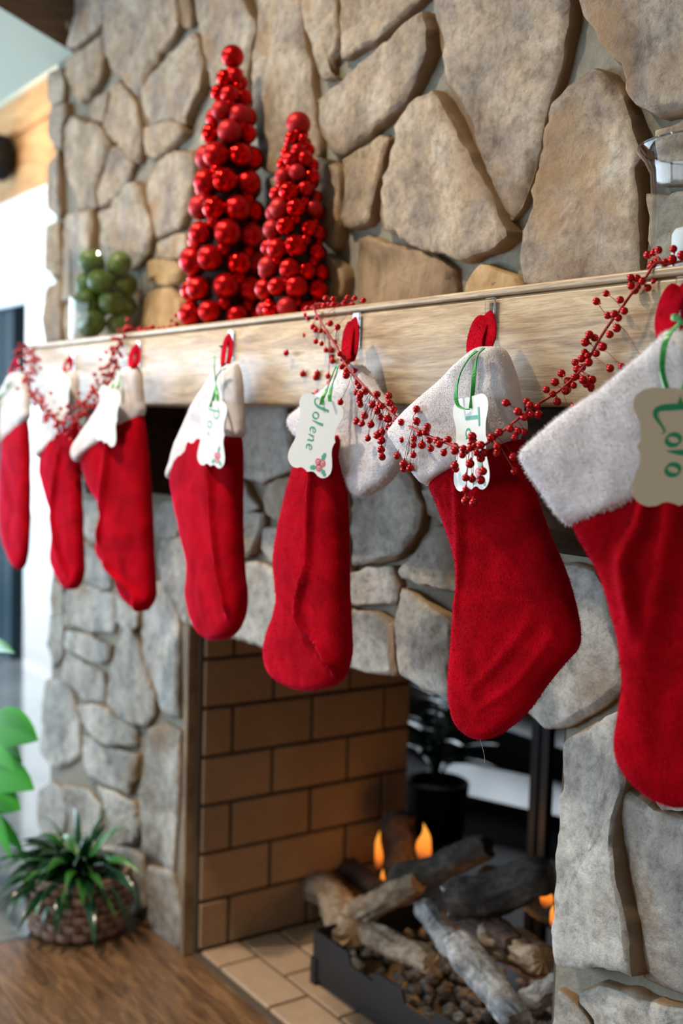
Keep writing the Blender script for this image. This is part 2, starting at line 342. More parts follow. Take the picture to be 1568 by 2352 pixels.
# stones traced as outlines on the wall plane
ST = """789,135 793,0 800,-25 979,-25 975,0 934,40 884,80 829,115 804,132
725,235 784,190 840,145 904,95 949,55 981,30 992,65 996,120 979,160 939,235 909,260 859,300 814,340 792,357 770,345 742,305 728,270
1004,-25 1320,-25 1316,60 1300,120 1285,180 1262,260 1250,320 1225,400 1200,470 1175,500 1160,490 1140,440 1125,390 1100,340 1080,285 1050,220 1030,190 1020,130 1010,60
998,210 1020,235 1050,285 1080,340 1110,400 1140,460 1165,510 1178,545 1130,575 1060,598 1020,575 970,570 940,555 905,535 878,525 872,490 880,440 895,360 915,290 935,255 965,230
1340,175 1370,163 1400,175 1425,210 1450,270 1470,330 1478,370 1462,390 1463,450 1470,500 1475,620 1460,655 1240,655 1215,645 1205,590 1210,530 1230,480 1245,400 1265,300 1280,240 1310,205
1340,-25 1620,-25 1620,240 1540,255 1510,265 1465,240 1445,205 1450,185 1440,150 1420,145 1400,110 1380,70 1355,40
795,365 830,340 875,318 893,320 880,380 870,440 862,500 850,515 805,518 795,500 800,440
1520,305 1580,285 1640,300 1640,420 1530,420 1517,350
1495,450 1640,440 1640,660 1500,655
447,-15 558,-15 573,23 589,51 591,75 583,110 577,165 570,230 540,260 500,230 484,150 478,110 462,60
600,-15 690,-15 694,51 706,115 720,153 723,220 727,270 735,300 735,350 720,372 690,390 640,400 610,385 605,330 592,220 590,140 597,80
703,-15 770,-15 780,51 788,77 783,115 767,133 767,163 777,176 744,176 734,148 726,107 711,66 703,38
724,365 748,373 782,384 785,411 785,503 777,561 764,577 752,562 740,520 730,450 720,400
754,585 779,597 797,623 799,641 790,674 772,690 745,690 745,628
620,410 700,405 715,480 725,560 680,580 620,570
620,590 735,585 735,700 620,720
179,-8 253,-8 250,23 243,48 222,71 202,94 184,110 171,112 174,76 179,38
159,143 176,125 207,110 238,82 243,102 241,176 230,196 212,219 194,235 184,233 174,219 164,196 155,173
258,-8 383,-8 378,38 375,71 363,107 360,138 345,158 335,179 324,212 312,214 294,194 279,171 266,148 253,128 250,77 253,31
393,-8 414,-8 419,31 421,61 401,89 378,115 363,125 358,110 370,82 378,56 386,31
370,153 388,133 419,105 449,79 457,87 470,122 477,163 475,194 467,219 452,245 439,270 437,286 406,278 375,283 350,291 337,273 327,242 327,212 335,186 350,166
207,250 230,222 255,214 251,245 243,281 222,276
266,199 276,189 302,217 314,242 319,268 330,293 335,319 332,357 325,375 309,370 294,347 279,327 258,311 250,290 260,255
159,293 174,270 192,278 228,288 245,306 256,329 253,357 240,400 230,431 228,474 184,477 177,451 168,420 157,395 154,350
262,340 279,332 294,357 310,380 300,405 276,440 253,471 241,476 236,450 242,420 252,380
115,168 148,163 150,194 150,230 126,245 115,230
124,247 156,237 159,268 152,301 148,339 136,344 121,319 116,301
120,375 138,350 143,484 140,500 118,480
114,520 141,512 143,630 128,637 113,617
118,660 143,640 146,778 114,790 106,730 113,690
151,500 176,487 217,487 217,522 214,580 205,690 152,690 149,540
299,423 317,420 330,433 337,469 352,502 358,533 355,553 345,584 330,601 310,620 243,620 235,580 238,522 235,489 258,477 276,448
342,296 401,278 429,286 434,306 421,321 396,337 370,357 355,367 340,352 337,321
370,367 401,352 442,352 455,390 445,450 430,500 425,522 401,530 365,545 355,515 347,471 338,438 345,405
365,558 401,545 428,538 440,580 418,592 365,594
165,700 235,640 300,640 320,690 320,772 160,784
189,1150 233,1150 246,1176 233,1219 225,1250 200,1227 188,1194
192,1240 212,1252 233,1283 256,1321 256,1347 243,1354 207,1334 190,1319
240,1225 330,1215 345,1235 352,1270 352,1320 340,1340 300,1330 262,1300
363,1191 376,1161 406,1158 424,1201 414,1232 378,1232
383,1240 429,1240 445,1265 460,1334 463,1385 460,1432 425,1429 396,1360 380,1324 373,1283
335,1355 375,1328 396,1365 412,1410 415,1500 417,1645 403,1640 385,1630 360,1585 340,1520 332,1450
161,1360 187,1349 212,1349 243,1360 269,1365 271,1423 263,1451 248,1449 212,1446 187,1436 159,1436 159,1398
279,1367 294,1385 320,1405 322,1436 309,1449 281,1426
126,1334 149,1354 149,1411 128,1415 123,1372
122,1420 149,1416 150,1500 131,1528 116,1482
161,1449 187,1454 223,1469 256,1482 253,1513 233,1523 192,1505 164,1492
303,1440 329,1480 340,1534 364,1596 356,1641 343,1663 308,1663 268,1641 249,1614 257,1547 271,1494
161,1499 204,1529 241,1545 246,1582 241,1612 204,1606 174,1574 152,1565
189,1622 214,1618 241,1625 268,1649 316,1676 313,1711 268,1711 228,1692 196,1657
113,1566 139,1561 171,1588 182,1641 185,1668 187,1735 150,1756 129,1754 105,1721 108,1628
193,1687 230,1702 241,1719 289,1725 321,1732 316,1788 300,1820 254,1800 204,1775 193,1748
350,1680 385,1660 418,1685 417,1750 410,1850 405,1950 402,1990 370,1985 340,1950 333,1850 345,1760
350,1995 400,2003 415,2050 422,2150 405,2183 370,2160 350,2115 345,2040
158,1804 205,1815 235,1850 233,1895 209,1930 174,1900 161,1847
100,1815 129,1796 150,1815 155,1860 150,1909 118,1930 100,1887
220,1800 252,1815 316,1842 329,1887 319,1930 281,1940 246,1860
215,1945 290,1948 330,1965 335,2080 300,2105 215,2060
100,1940 200,1940 205,2070 120,2090
545,915 660,915 680,1006 686,1076 606,1106 570,1093 552,1030
616,1113 680,1096 675,1162 663,1202 620,1179 608,1149
545,1100 562,1109 576,1136 600,1166 580,1172 545,1170
545,1180 608,1179 604,1215 590,1258 573,1278 548,1272
616,1215 660,1209 684,1282 664,1312 623,1288 608,1258
470,1290 590,1290 625,1302 655,1318 660,1400 640,1488 600,1485 560,1467 500,1452 480,1400
695,1090 800,1080 808,1200 700,1220
695,1235 803,1215 806,1335 690,1350
670,1365 803,1350 806,1530 740,1525 655,1500
450,950 535,950 545,1090 470,1110
430,1120 535,1110 540,1280 470,1280
815,1136 902,1083 918,1076 941,1103 968,1162 961,1215 931,1265 905,1282 822,1295 815,1215
815,1060 870,1010 920,1000 925,1040 900,1070 820,1120
928,1312 971,1265 1011,1215 1031,1212 1060,1250 1075,1365 1018,1351 978,1341 938,1325
980,1130 1060,1100 1080,1230 1050,1225 1030,1200 990,1180
815,1315 908,1302 918,1345 905,1384 838,1388 815,1381
815,1401 880,1410 903,1436 908,1530 908,1548 884,1545 815,1530
923,1358 953,1366 997,1397 1045,1431 1048,1514 1042,1598 1005,1596 971,1570 932,1548 919,1470
1065,1100 1190,1080 1200,1260 1090,1290
1279,1300 1370,1313 1405,1362 1430,1449 1437,1570 1390,1613 1309,1661 1257,1665 1218,1631 1200,1560 1240,1440 1270,1360
1085,1390 1190,1320 1255,1340 1225,1440 1190,1560 1180,1620 1065,1600
1390,1300 1640,1330 1640,1580 1455,1600 1450,1449 1420,1362
1297,1712 1422,1635 1438,1798 1418,1878 1414,1936 1430,2032 1453,2112 1465,2230 1422,2217 1294,2208 1278,2169 1283,2064 1291,1856
1455,1640 1640,1620 1640,1850 1530,1850 1460,1780
1448,1800 1518,1862 1640,1895 1640,2300 1550,2270 1482,2238 1470,2144 1452,2064 1428,1939 1428,1872
1345,2278 1390,2262 1500,2300 1640,2320 1640,2440 1370,2440 1380,2340 1345,2302
1288,2275 1310,2290 1340,2320 1375,2400 1360,2440 1275,2440 1283,2320""".split('\n')
PROT = {3: .036, 4: .032, 2: .026, 5: .040}
for i, row in enumerate(ST):
    pts = [tuple(float(v) for v in q.split(',')) for q in row.split()]
    if row.startswith('1297,1712'): PROT[i] = .045
    if row.startswith('1448,1800'): PROT[i] = .022
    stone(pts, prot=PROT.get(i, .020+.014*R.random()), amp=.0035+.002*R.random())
for row in ("830,552 850,543 890,560 930,575 985,580 1020,595 1045,620 1050,660 1050,690 830,715 826,620", "418,-8 443,-8 447,50 440,62 428,60", "900,1436 914,1432 918,1470 928,1545 914,1548 908,1500"):
    stone([tuple(float(v) for v in q.split(',')) for q in row.split()], prot=.02, material=M_brownstone)
for row in ("1088,640 1115,612 1150,625 1190,635 1205,655 1205,680 1080,690", "345,600 411,596 420,620 410,650 370,655 362,635 350,645", "330,683 355,668 393,663 420,693 420,760 325,770"):
    stone([tuple(float(v) for v in q.split(',')) for q in row.split()], prot=.024, material=M_orangestone)
b = MB(); b.box((OL-.004, YW-.016, FL), (OL+.016, YW+.021, -.49)); b.build('stone', M_brownstone, wall, bevel=.003)
# the same masonry going on above and to the right of the frame: a jittered pattern of cells wherever no traced stone stands
boxes = []
for o in stones:
    xs = [v.co.x for v in o.data.vertices]; zs = [v.co.z for v in o.data.vertices]; boxes.append((min(xs), max(xs), min(zs), max(zs), [Vector((v.co.x, v.co.z)) for v in o.data.vertices][::3]))
def taken(p):
    if OL-.02 < p.x < OR_+.02 and p.y < -.44 or -.02 < p.y < .17: return True
    if p.x < XL+.02 or p.x > XR-.01 or p.y < FL+.01 or p.y > ZT-.01: return True
    return any(x0-.012 < p.x < x1+.012 and z0-.012 < p.y < z1+.012 and min((q-p).length for q in pts) < .038 for x0, x1, z0, z1, pts in boxes)
rg = random.Random(77)
for CW, CH, ox in ((.25, .24, 0), (.15, .15, .04), (.095, .10, .02)):
    gv = {}; fresh = []
    def node(i, k):
        if (i, k) not in gv: gv[(i, k)] = Vector((XL+ox+(i+(.5 if k % 2 else 0))*CW+rg.uniform(-.24, .24)*CW, FL+ox+k*CH+rg.uniform(-.22, .22)*CH))
        return gv[(i, k)]
    for k in range(int(3.2/CH)):
        for i in range(-1, int(3.7/CW)):
            P = [node(i, k), node(i+1, k), node(i+1, k+1), node(i, k+1)]
            c = sum(P, Vector((0, 0)))/4; P = [c+(p-c)*(1-.024/CW) for p in P]
            P = [q for p, n_ in zip(P, P[1:]+P[:1]) for q in (p.lerp(n_, .12), p.lerp(n_, .5)+(p.lerp(n_, .5)-c)*rg.uniform(-.02, .05), p.lerp(n_, .88))]
            if taken(c) or any(taken(p) for p in P): continue
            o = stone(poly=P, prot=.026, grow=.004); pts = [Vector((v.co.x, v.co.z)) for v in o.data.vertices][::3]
            fresh.append((min(q.x for q in pts), max(q.x for q in pts), min(q.y for q in pts), max(q.y for q in pts), pts))
    boxes += fresh

# ------------------------------------------------------------------ mantel shelf and corbels
MX0, MX1, MH = -1.905, .95, .166
b = MB(); b.box((MX0, 0, 0), (MX1, YW, MH-.012)); 
mroot = empty('mantel_shelf', (-.5, .1, 0), 'long pale wooden mantel beam on the stone chimney with stockings hung along it', 'mantel shelf')
b.build('beam', M_mantel, mroot, bevel=.006, smooth=True)
b = MB(); b.box((MX0-.004, -.0035, MH-.0115), (MX1+.004, YW, MH)); b.build('top_board', M_mantel, mroot, bevel=.0035, smooth=True)
for i, (x0, x1, lb) in enumerate(((-1.55, -1.315, 'dark brown wooden corbel under the far left end of the mantel'), (.06, .30, 'dark brown wooden corbel under the mantel behind the big stocking at the photo right edge'))):
    mb = MB(); prof = [(YW, 0), (.035, 0), (.03, -.06), (.032, -.12), (.045, -.17), (.075, -.198), (.12, -.212), (YW, -.222)]; n = len(prof)
    mb.add([(x, y, z) for x in (x0, x1) for y, z in prof], [tuple(range(n)), tuple(range(2*n-1, n-1, -1))]+[(j, (j+1) % n, n+(j+1) % n, n+j) for j in range(n)])
    tag(mb.build('corbel', M_corbel, bevel=.003), lb, 'corbel', 'corbels under the mantel')

# ------------------------------------------------------------------ firebox
BL, BH, BY0, BZ0, BX = .238, .1238, .304, -.618, -1.232
b = MB(); b.box((BX-.03, YW+.012, FL), (BX-.004, YB, -.472)); fw = struct('wall_firebox_left', b, M_fjoint)
for k in range(-2, 7):
    z1, z0 = BZ0-k*BH-.0047, BZ0-(k+1)*BH+.0047
    t = (-.5 if k % 2 == 0 else -1.0)
    z1 = min(z1, -.474); z0 = max(z0, FL+.014)
    while t < 2.6:
        y0, y1 = max(BY0+t*BL+.0047, .222), min(BY0+(t+1)*BL-.0047, YB-.004); t += 1
        if y1-y0 < .02 or z1-z0 < .015: continue
        mb = MB(); mb.box((BX-.006, y0, z0), (BX+.003+.002*R.random(), y1, z1)); mb.build('brick', M_fbrick, fw, bevel=.003, seg=1)
b = MB(); b.box((OR_-.016, YW+.012, FL), (OR_+.01, YB, -.50)); fw2 = struct('wall_firebox_right', b, M_fjoint)
for k in range(0, 7):
    t = -.5 if k % 2 == 0 else -1.0
    while t < 2.6:
        y0, y1 = max(BY0+t*BL+.0047, .222), min(BY0+(t+1)*BL-.0047, YB-.004); t += 1
        if y1-y0 < .02: continue
        mb = MB(); mb.box((OR_-.02-.002*R.random(), y0, max(BZ0-(k+1)*BH+.0047, FL+.014)), (OR_-.014, y1, BZ0-k*BH-.0047)); mb.build('brick', M_fbrick, fw2, bevel=.003, seg=1)
b = MB(); b.box((OL, YW+.01, FL-.02), (OR_, YB+.02, FL+.006)); hearth = struct('floor_firebox', b, M_fjoint)
for r_ in range(6):
    y0 = .222+r_*.114; x = OL-.1+(.12 if r_ % 2 else 0)
    while x < OR_:
        x0, x1 = max(x+.003, BX+.006), min(x+.229, OR_-.02); x += .232
        if x1-x0 < .03: continue
        mb = MB(); mb.box((x0+.001, y0+.005, FL), (x1-.001, min(y0+.110, YB+.015), FL+.013+.001*R.random())); mb.build('tile', M_ftile, hearth, bevel=.002, seg=1)

# ------------------------------------------------------------------ room shell
b = MB(); b.box((-7, -5.6, FL-.12), (4.5, 3.05, FL-.03)); struct('floor', b, M_slate)
fl = bpy.data.objects['floor']
b = MB(); b.box((-7, -5.6, FL-.03), (-1.56, .95, FL)); b.box((-7, .95, FL-.03), (-4.0, 1.1, FL)); b.build('slate_slab', M_slate, fl); b = MB(); b.box((-4.0, .885, FL-.03), (4.5, 3.05, FL)); b.build('back_slab', M_backfloor, fl)
y = -5.5
while y < YW+.02:
    x = -1.555-R.random()*0
    y1 = min(y+.128, YW+.022)
    L = R.uniform(.7, 1.6)
    while x < 4.4:
        x1 = min(x+L, 4.4); mb = MB(); mb.box((x+.0008, y+.0008, FL-.03), (x1-.0008, y1-.0008, FL)); mb.build('plank', M_plank, fl); x = x1; L = R.uniform(1.1, 1.9)
    y += .128
FX = .95     # wall with the glass door, set back to the left of the chimney
b = MB(); b.box((-7, -5.6, ZT), (4.5, 3.05, ZT+.1)); struct('ceiling', b, M_ceiling)
# back wall left of chimney with a door opening from X -5.6 to -2.6
b = MB(); b.box((-7, FX, FL), (-5.9, FX+.15, ZT)); b.box((-5.9, FX, 1.16), (XL, FX+.15, ZT)); b.box((-4.0, FX, FL), (XL, FX+.15, 1.16)); struct('wall_door', b, M_wallp)
b = MB(); b.box((-7, -5.6, FL), (-6.85, FX, FL+.15)); b.box((-7, -5.6, .95), (-6.85, FX, ZT)); b.box((-7, -.2, FL), (-6.85, FX, ZT)); struct('wall_left', b, M_wallp)
b = MB(); b.box((-7, -5.75, FL), (4.5, -5.6, FL+.15)); b.box((-7, -5.75, .6), (4.5, -5.6, ZT)); b.box((-.2, -5.75, FL), (4.5, -5.6, ZT)); struct('wall_front', b, M_wallp)
b = MB(); b.box((4.5, -5.75, FL), (4.65, 3.05, ZT)); struct('wall_right', b, M_wallp)
b = MB(); b.box((XR, YW+.1, FL), (4.5, YW+.25, ZT)); struct('wall_chimney_side', b, M_wallp)
# back room beyond the fire
b = MB(); b.box((-4.0, 2.9, FL), (4.5, 3.05, -1.0)); b.box((-4.0, 2.9, -.35), (4.5, 3.05, ZT)); b.box((-4.0, 2.9, -1.0), (-3.3, 3.05, -.35)); b.box((-2.2, 2.9, -1.0), (4.5, 3.05, -.35)); struct('wall_back_room', b, M_maroon)
b = MB(); b.box((-4.0, FX+.15, FL), (-3.9, 3.05, ZT)); struct('wall_back_room_left', b, M_maroon)
# ceiling beam against the chimney, sloping up into the room
p0, p1 = Vector((-2.09, .2, 1.045)), Vector((-2.09, -.012, 1.123)); sl = (p1.z-p0.z)/(p1.y-p0.y)
mb = MB(); ya, yb = YW, -3.0; vs = []
for yy in (ya, yb):
    zb = p0.z+sl*(yy-p0.y); vs += [(-3.6, yy, zb), (-2.09, yy, zb), (-2.09, yy, zb+.5), (-3.6, yy, zb+.5)]
mb.add(vs, [(0,1,2,3), (7,6,5,4), (1,5,6,2), (2,6,7,3), (3,7,4,0)]); mb.add([vs[0], vs[4], vs[5], vs[1]], [(0, 1, 2, 3)], 1); struct('trim_1', mb, [M_beam, M_ceiling], recalc=False)
# cornice and wood fascia over the door
b = MB(); b.box((-6.8, FX-.05, 1.60), (XL, FX, ZT)); b.box((-6.8, FX-.09, 1.66), (XL, FX, ZT)); struct('trim_2', b, M_ceiling)
b = MB(); b.box((-6.8, FX-.04, 1.42), (XL, FX, 1.60)); struct('trim_3', b, M_panel)
b = MB(); b.box((-6.8, FX-.025, 1.10), (XL, FX, 1.415)); struct('trim_4', b, M_panel)
# glass door with dark frame
d = MB()
for x0, x1 in ((-5.9, -5.82), (-5.45, -5.30), (-5.28, -5.12), (-5.10, -4.93), (-4.08, -4.0)): d.box((x0, FX+.03, FL), (x1, FX+.1, 1.16))
d.box((-5.9, FX+.03, 1.08), (-4.0, FX+.1, 1.16)); door = struct('door_1', d, M_frame)
for x0, x1 in ((-5.82, -5.45), (-4.93, -4.08)):
    b = MB(); b.box((x0, FX+.06, FL+.03), (x1, FX+.064, 1.08)); b.build('pane', M_window, door)
bl = empty('roller_blind', (-4, FX-.02, .55), 'white roller blind lowered over the top of the glass door', 'blind')
b = MB(); b.box((-5.85, FX-.03, .60), (-2.6, FX-.026, 1.10)); b.build('blind_cloth', M_blind, bl)
b = MB(); b.box((-5.87, FX-.04, .545), (-2.58, FX-.012, .60)); b.build('bottom_rail', M_blind, bl, bevel=.006)
sp = empty('wall_speaker', (-4.78, FX-.09, 1.3), 'small round black speaker on the wood panel above the glass door', 'speaker')
P0 = on_y(-2, 362, FX-.1)
mb = MB(); mb.lathe([(0, -.05), (.10, -.05), (.118, -.03), (.118, .03), (.10, .05), (.04, .055), (0, .045)], (0, 0, 0), 28)
mb.v = [(P0.x+x, P0.y+z*-1, P0.z+y_) for x, y_, z in mb.v]; mb.build('speaker_body', M_blackplastic, sp, smooth=True)
b = MB(); b.box((P0.x-.03, P0.y+.03, P0.z-.03), (P0.x+.03, FX-.024, P0.z+.03)); b.build('bracket', M_blackplastic, sp)
# windows left and front: frames
for nm, bars, ax in (('window_1', [-5.55, -4.2, -2.9, -1.6, -.25], 'x'), ('window_2', [-6.8, -5.2, -3.6, -2.0, -.25], 'y')):
    mb = MB()
    for q in bars:
        if ax == 'x': mb.box((-6.97, q-.04, FL+.15), (-6.88, q+.04, .95))
        else: mb.box((q-.04, -5.72, FL+.15), (q+.04, -5.63, .6))
    struct(nm, mb, M_frame)
b = MB(); b.box((-16, -9, FL-.25), (-7.02, 14, FL-.15)); b.box((-7.02, 3.06, FL-.25), (6, 14, FL-.15)); b.box((-7.02, 1.11, FL-.25), (-4.02, 3.06, FL-.15)); struct('ground', b, M_deck)

# ------------------------------------------------------------------ stockings
def sm(t): t = max(0, min(1, t)); return t*t*(3-2*t)
class Plane:
    def __init__(s, hx, hy, y0, phi):
        s.o = on_y(hx, hy, y0); a = math.radians(phi); s.u = Vector((math.cos(a), math.sin(a), 0)); s.n = Vector((math.sin(a), -math.cos(a), 0))
    def uv(s, x, y): q = on_plane(x, y, s.o, s.n)-s.o; return Vector((q.dot(s.u), q.z))
    def P(s, u, v, h=0): return s.o+s.u*u+Vector((0, 0, v))+s.n*h
def sheet(pl, rows, T, nr, nc, back=.8, ridges=(), h0=0, lump=.003, seed=0, endtaper=.16, power=2.4):
    """a soft closed pad: left and right edge curves in the hanging plane, swollen to thickness T"""
    L = catmull([(*pl.uv(xl, y), 0) for y, xl, xr in rows], nr); Rr = catmull([(*pl.uv(xr, y), 0) for y, xl, xr in rows], nr)
    RG = [(sorted((q.y, q.x) for q in catmull([(*pl.uv(x, y), 0) for x, y in pts], 60)), A, w, st) for pts, A, w, st in ridges]
    mb = MB(); vs = []; N = 2*nc
    for i in range(nr):
        t = i/(nr-1); e = min(1, min(t, 1-t)/endtaper); e = math.sqrt(max(0, 1-(1-e)**2))
        for side in (1, -1):
            for j in range(nc):
                s = j/(nc-1) if side == 1 else 1-j/(nc-1)
                if side == -1: s = 1-(j+.5)/nc
                q = L[i].lerp(Rr[i], .5-.5*math.cos(math.pi*(.04+.92*s))/math.cos(math.pi*.04) if True else s)
                w = (max(0, 1-abs(2*s-1)**power))**.55
                h = T*w*e*(1 if side == 1 else -back)
                if side == 1:
                    for C, A, wd, st in RG:
                        vv = q.y; d = q.x-interp(C, vv)
                        env = sm((C[-1][0]+.03-vv)/.04)*sm((vv-C[0][0]+.03)/.04)
                        h += (A*math.exp(-(d/wd)**2) - st*(sm((d+wd)/(wd*2))-.0))*env*min(1, w*1.3)
                h += lump*noise.noise(Vector((q.x*16+seed, q.y*16, side*3)))*w+lump*.5*noise.noise(Vector((q.x*42+seed, q.y*42, side*5)))*w
                vs.append(pl.P(q.x, q.y, h+h0))
    fs = [(i*N+j, i*N+(j+1) % N, (i+1)*N+(j+1) % N, (i+1)*N+j) for i in range(nr-1) for j in range(N)]
    fs += [tuple(range(N)), tuple(range((nr-1)*N, nr*N))]
    mb.add(vs, fs); return mb
def fuzz(ob, count, length, width, m, seed):
    """short plush fibres standing on a cloth surface, one mesh"""
    rr = random.Random(seed); me = ob.data; mb = MB(); A = []; tot = 0
    polys = list(me.polygons)
    for p in polys: tot += p.area; A.append(tot)
    import bisect
    vs = me.vertices; V = []; Fc = []
    for _ in range(count):
        p = polys[min(bisect.bisect(A, rr.random()*tot), len(polys)-1)]; ix = p.vertices
        if len(ix) > 4: continue
        a, b_, c_ = vs[ix[0]].co, vs[ix[1]].co, vs[ix[2]].co
        if len(ix) == 4 and rr.random() < .5: b_ = vs[ix[2]].co; c_ = vs[ix[3]].co
        r1, r2 = rr.random(), rr.random()
        if r1+r2 > 1: r1, r2 = 1-r1, 1-r2
        q = a+(b_-a)*r1+(c_-a)*r2
        d = (p.normal+Vector((rr.gauss(0, .45), rr.gauss(0, .45), rr.gauss(-.25, .45)))).normalized()
        t = d.cross(Vector((rr.gauss(0, 1), rr.gauss(0, 1), rr.gauss(0, 1)))).normalized()*width/2; l = length*rr.uniform(.5, 1.2)
        k = len(V); V += [tuple(q-t-p.normal*.0005), tuple(q+t-p.normal*.0005), tuple(q+d*l)]; Fc.append((k, k+1, k+2))
    me2 = bpy.data.meshes.new('plush_pile'); me2.from_pydata(V, [], Fc); me2.materials.append(m)
    o = link('plush_pile', me2, ob); o['kind'] = 'stuff'
    return o
def stocking(hook, y0, phi, body, cuff, T, Tc, label, ridges=(), loop=None, fz=0, cuff_h=0.0, cuffridge=(), seed=0, body_h=0.0):
    pl = Plane(*hook, y0, phi)
    t = empty('christmas_stocking', pl.o, label, 'stocking', 'red stockings hung along the mantel')
    ob = sheet(pl, body, T, 72, 54, ridges=ridges, seed=seed, h0=body_h).build('stocking_body', M_red, t, smooth=True)
    oc = sheet(pl, cuff, Tc, 96, 30, seed=seed+5, h0=cuff_h, ridges=cuffridge, lump=.005, power=3).build('cuff', M_white, t, smooth=True)
    if loop:
        mb = MB()
        for strip, h, w in loop:
            ys = [q[1] for q in strip]; hb = h
            hh = [hb+(y0+.026-hb)*(max(ys)-q)/(max(ys)-min(ys)+1e-6) for q in ys]
            P = catmull([on_plane(x, y, pl.o+pl.n*q, pl.n) for (x, y), q in zip(strip, hh)], 14)
            mb.tube(P, [w*1.2*(.75+.25*math.sin(math.pi*i/13)) for i in range(14)], 12, flat=.0022, up=pl.n)
        ol = mb.build('hanging_loop', M_red, t, smooth=True)
        if fz: fuzz(ol, 2500, .0026, .0006, M_redfuzz, 3)
    if fz:
        fuzz(ob, int(26000*fz), .0030, .0007, M_redfuzz, 1); fuzz(oc, int(20000*fz), .0046, .0006, M_whitefuzz, 2)
    return pl, t
S = {}
S[7] = stocking((1552, 690), -.085, 22,
    [(1060, 1330, 1640), (1130, 1322, 1668), (1200, 1318, 1685), (1260, 1348, 1700), (1330, 1385, 1715), (1400, 1405, 1735), (1450, 1419, 1752), (1510, 1428, 1765), (1570, 1432, 1768), (1630, 1424, 1760), (1700, 1414, 1745), (1750, 1424, 1725), (1795, 1458, 1695), (1825, 1500, 1650), (1842, 1545, 1600), (1847, 1565, 1580)],
    [(762, 1538, 1575), (790, 1515, 1615), (840, 1455, 1655), (890, 1395, 1680), (950, 1305, 1690), (1000, 1245, 1690), (1038, 1206, 1680), (1070, 1212, 1640), (1110, 1240, 1560), (1150, 1270, 1470), (1180, 1292, 1390), (1204, 1310, 1322)],
    .030, .030, 'largest red stocking, cut off by the photo edge, with the name tag Lolo',
    ridges=[([(1500, 1120), (1490, 1200), (1450, 1290), (1470, 1420)], .012, .010, 0), ([(1560, 1150), (1540, 1300), (1500, 1480)], .006, .012, 0)],
    loop=[([(1530, 778), (1530, 730), (1545, 680), (1562, 662)], .018, .012), ([(1562, 660), (1585, 690), (1590, 740), (1570, 785)], .014, .012)], fz=1.25, cuff_h=.006, seed=1)
S[6] = stocking((1117, 722), -.062, 17,
    [(1010, 1060, 1206), (1060, 1010, 1213), (1105, 990, 1222), (1160, 1010, 1236), (1220, 1032, 1256), (1280, 1050, 1283), (1340, 1056, 1305), (1400, 1048, 1322), (1450, 1042, 1330), (1490, 1040, 1325), (1530, 1037, 1290), (1580, 1036, 1250), (1620, 1040, 1222), (1655, 1052, 1190), (1678, 1075, 1160), (1690, 1098, 1140), (1693, 1112, 1126)],
    [(797, 1115, 1152), (810, 1098, 1163), (840, 1062, 1178), (875, 1022, 1190), (910, 982, 1197), (945, 942, 1204), (975, 915, 1212), (995, 903, 1205), (1020, 918, 1165), (1050, 940, 1105), (1080, 962, 1050), (1100, 978, 1015), (1114, 990, 1000)],
    .027, .027, 'red stocking with tilted white cuff behind the berry swag, white tag with green T',
    ridges=[([(1072, 1110), (1075, 1200), (1072, 1290), (1060, 1390)], .006, .007, 0), ([(1240, 1420), (1180, 1500), (1110, 1570)], .0028, .008, 0), ([(1290, 1450), (1210, 1560), (1120, 1620)], .0022, .008, 0)],
    loop=[([(1095, 822), (1090, 790), (1100, 750), (1115, 728)], .022, .013), ([(1116, 724), (1122, 745), (1121, 780), (1110, 808)], .012, .011)], fz=1.0, cuff_h=.006, seed=2)
S[5] = stocking((803, 755), -.045, 5,
    [(1000, 705, 790), (1050, 700, 792), (1100, 688, 800), (1160, 672, 805), (1220, 658, 808), (1280, 650, 810), (1340, 653, 811), (1372, 656, 811), (1410, 648, 813), (1450, 634, 816), (1490, 626, 818), (1525, 630, 812), (1552, 648, 800), (1570, 680, 782), (1580, 710, 750), (1582, 725, 735)],
    [(838, 792, 822), (860, 775, 836), (890, 745, 855), (920, 705, 876), (950, 668, 896), (968, 657, 908), (990, 666, 916), (1015, 690, 920), (1045, 735, 918), (1075, 765, 905), (1105, 785, 880), (1130, 805, 845), (1142, 815, 825)],
    .024, .020, 'red stocking with a bright ridge down its side and a white tag reading Jolene',
    ridges=[([(764, 1055), (759, 1120), (757, 1200), (752, 1290), (738, 1340), (728, 1385), (730, 1420), (748, 1452), (775, 1475), (800, 1530)], .013, .006, -.007)],
    loop=[([(798, 835), (796, 800), (800, 765), (808, 738)], .016, .0135), ([(810, 736), (814, 765), (812, 800), (806, 830)], .008, .011)], fz=.8, cuff_h=-.010, seed=3, body_h=.012)
S[4] = stocking((527, 785), -.045, 6,
    [(985, 455, 552), (1020, 430, 556), (1060, 410, 557), (1095, 402, 557), (1150, 409, 556), (1220, 425, 557), (1290, 441, 560), (1330, 440, 563), (1360, 437, 566), (1400, 444, 565), (1430, 456, 556), (1452, 470, 542), (1465, 488, 525), (1470, 500, 510)],
    [(835, 512, 545), (860, 496, 551), (890, 478, 555), (930, 452, 557), (970, 430, 560), (1000, 418, 558), (1011, 413, 540), (1023, 409, 508), (1036, 406, 474), (1052, 403, 445), (1072, 399, 422), (1090, 396, 408), (1100, 397, 402)],
    .024, .020, 'red stocking with a narrow white cuff and faint upright tag, fifth stocking from the photo right',
    ridges=[([(514, 1030), (515, 1100), (519, 1180), (526, 1240), (531, 1300), (542, 1352), (549, 1395)], .012, .006, -.006)],
    loop=[([(511, 842), (513, 815), (517, 790), (522, 772)], .014, .0095), ([(523, 772), (529, 790), (528, 815), (522, 842)], .009, .009)], cuff_h=.002, seed=4, body_h=.004)
S[4][1]['label'] = 'red stocking with white tag hanging to the left of the one tagged Jolene'
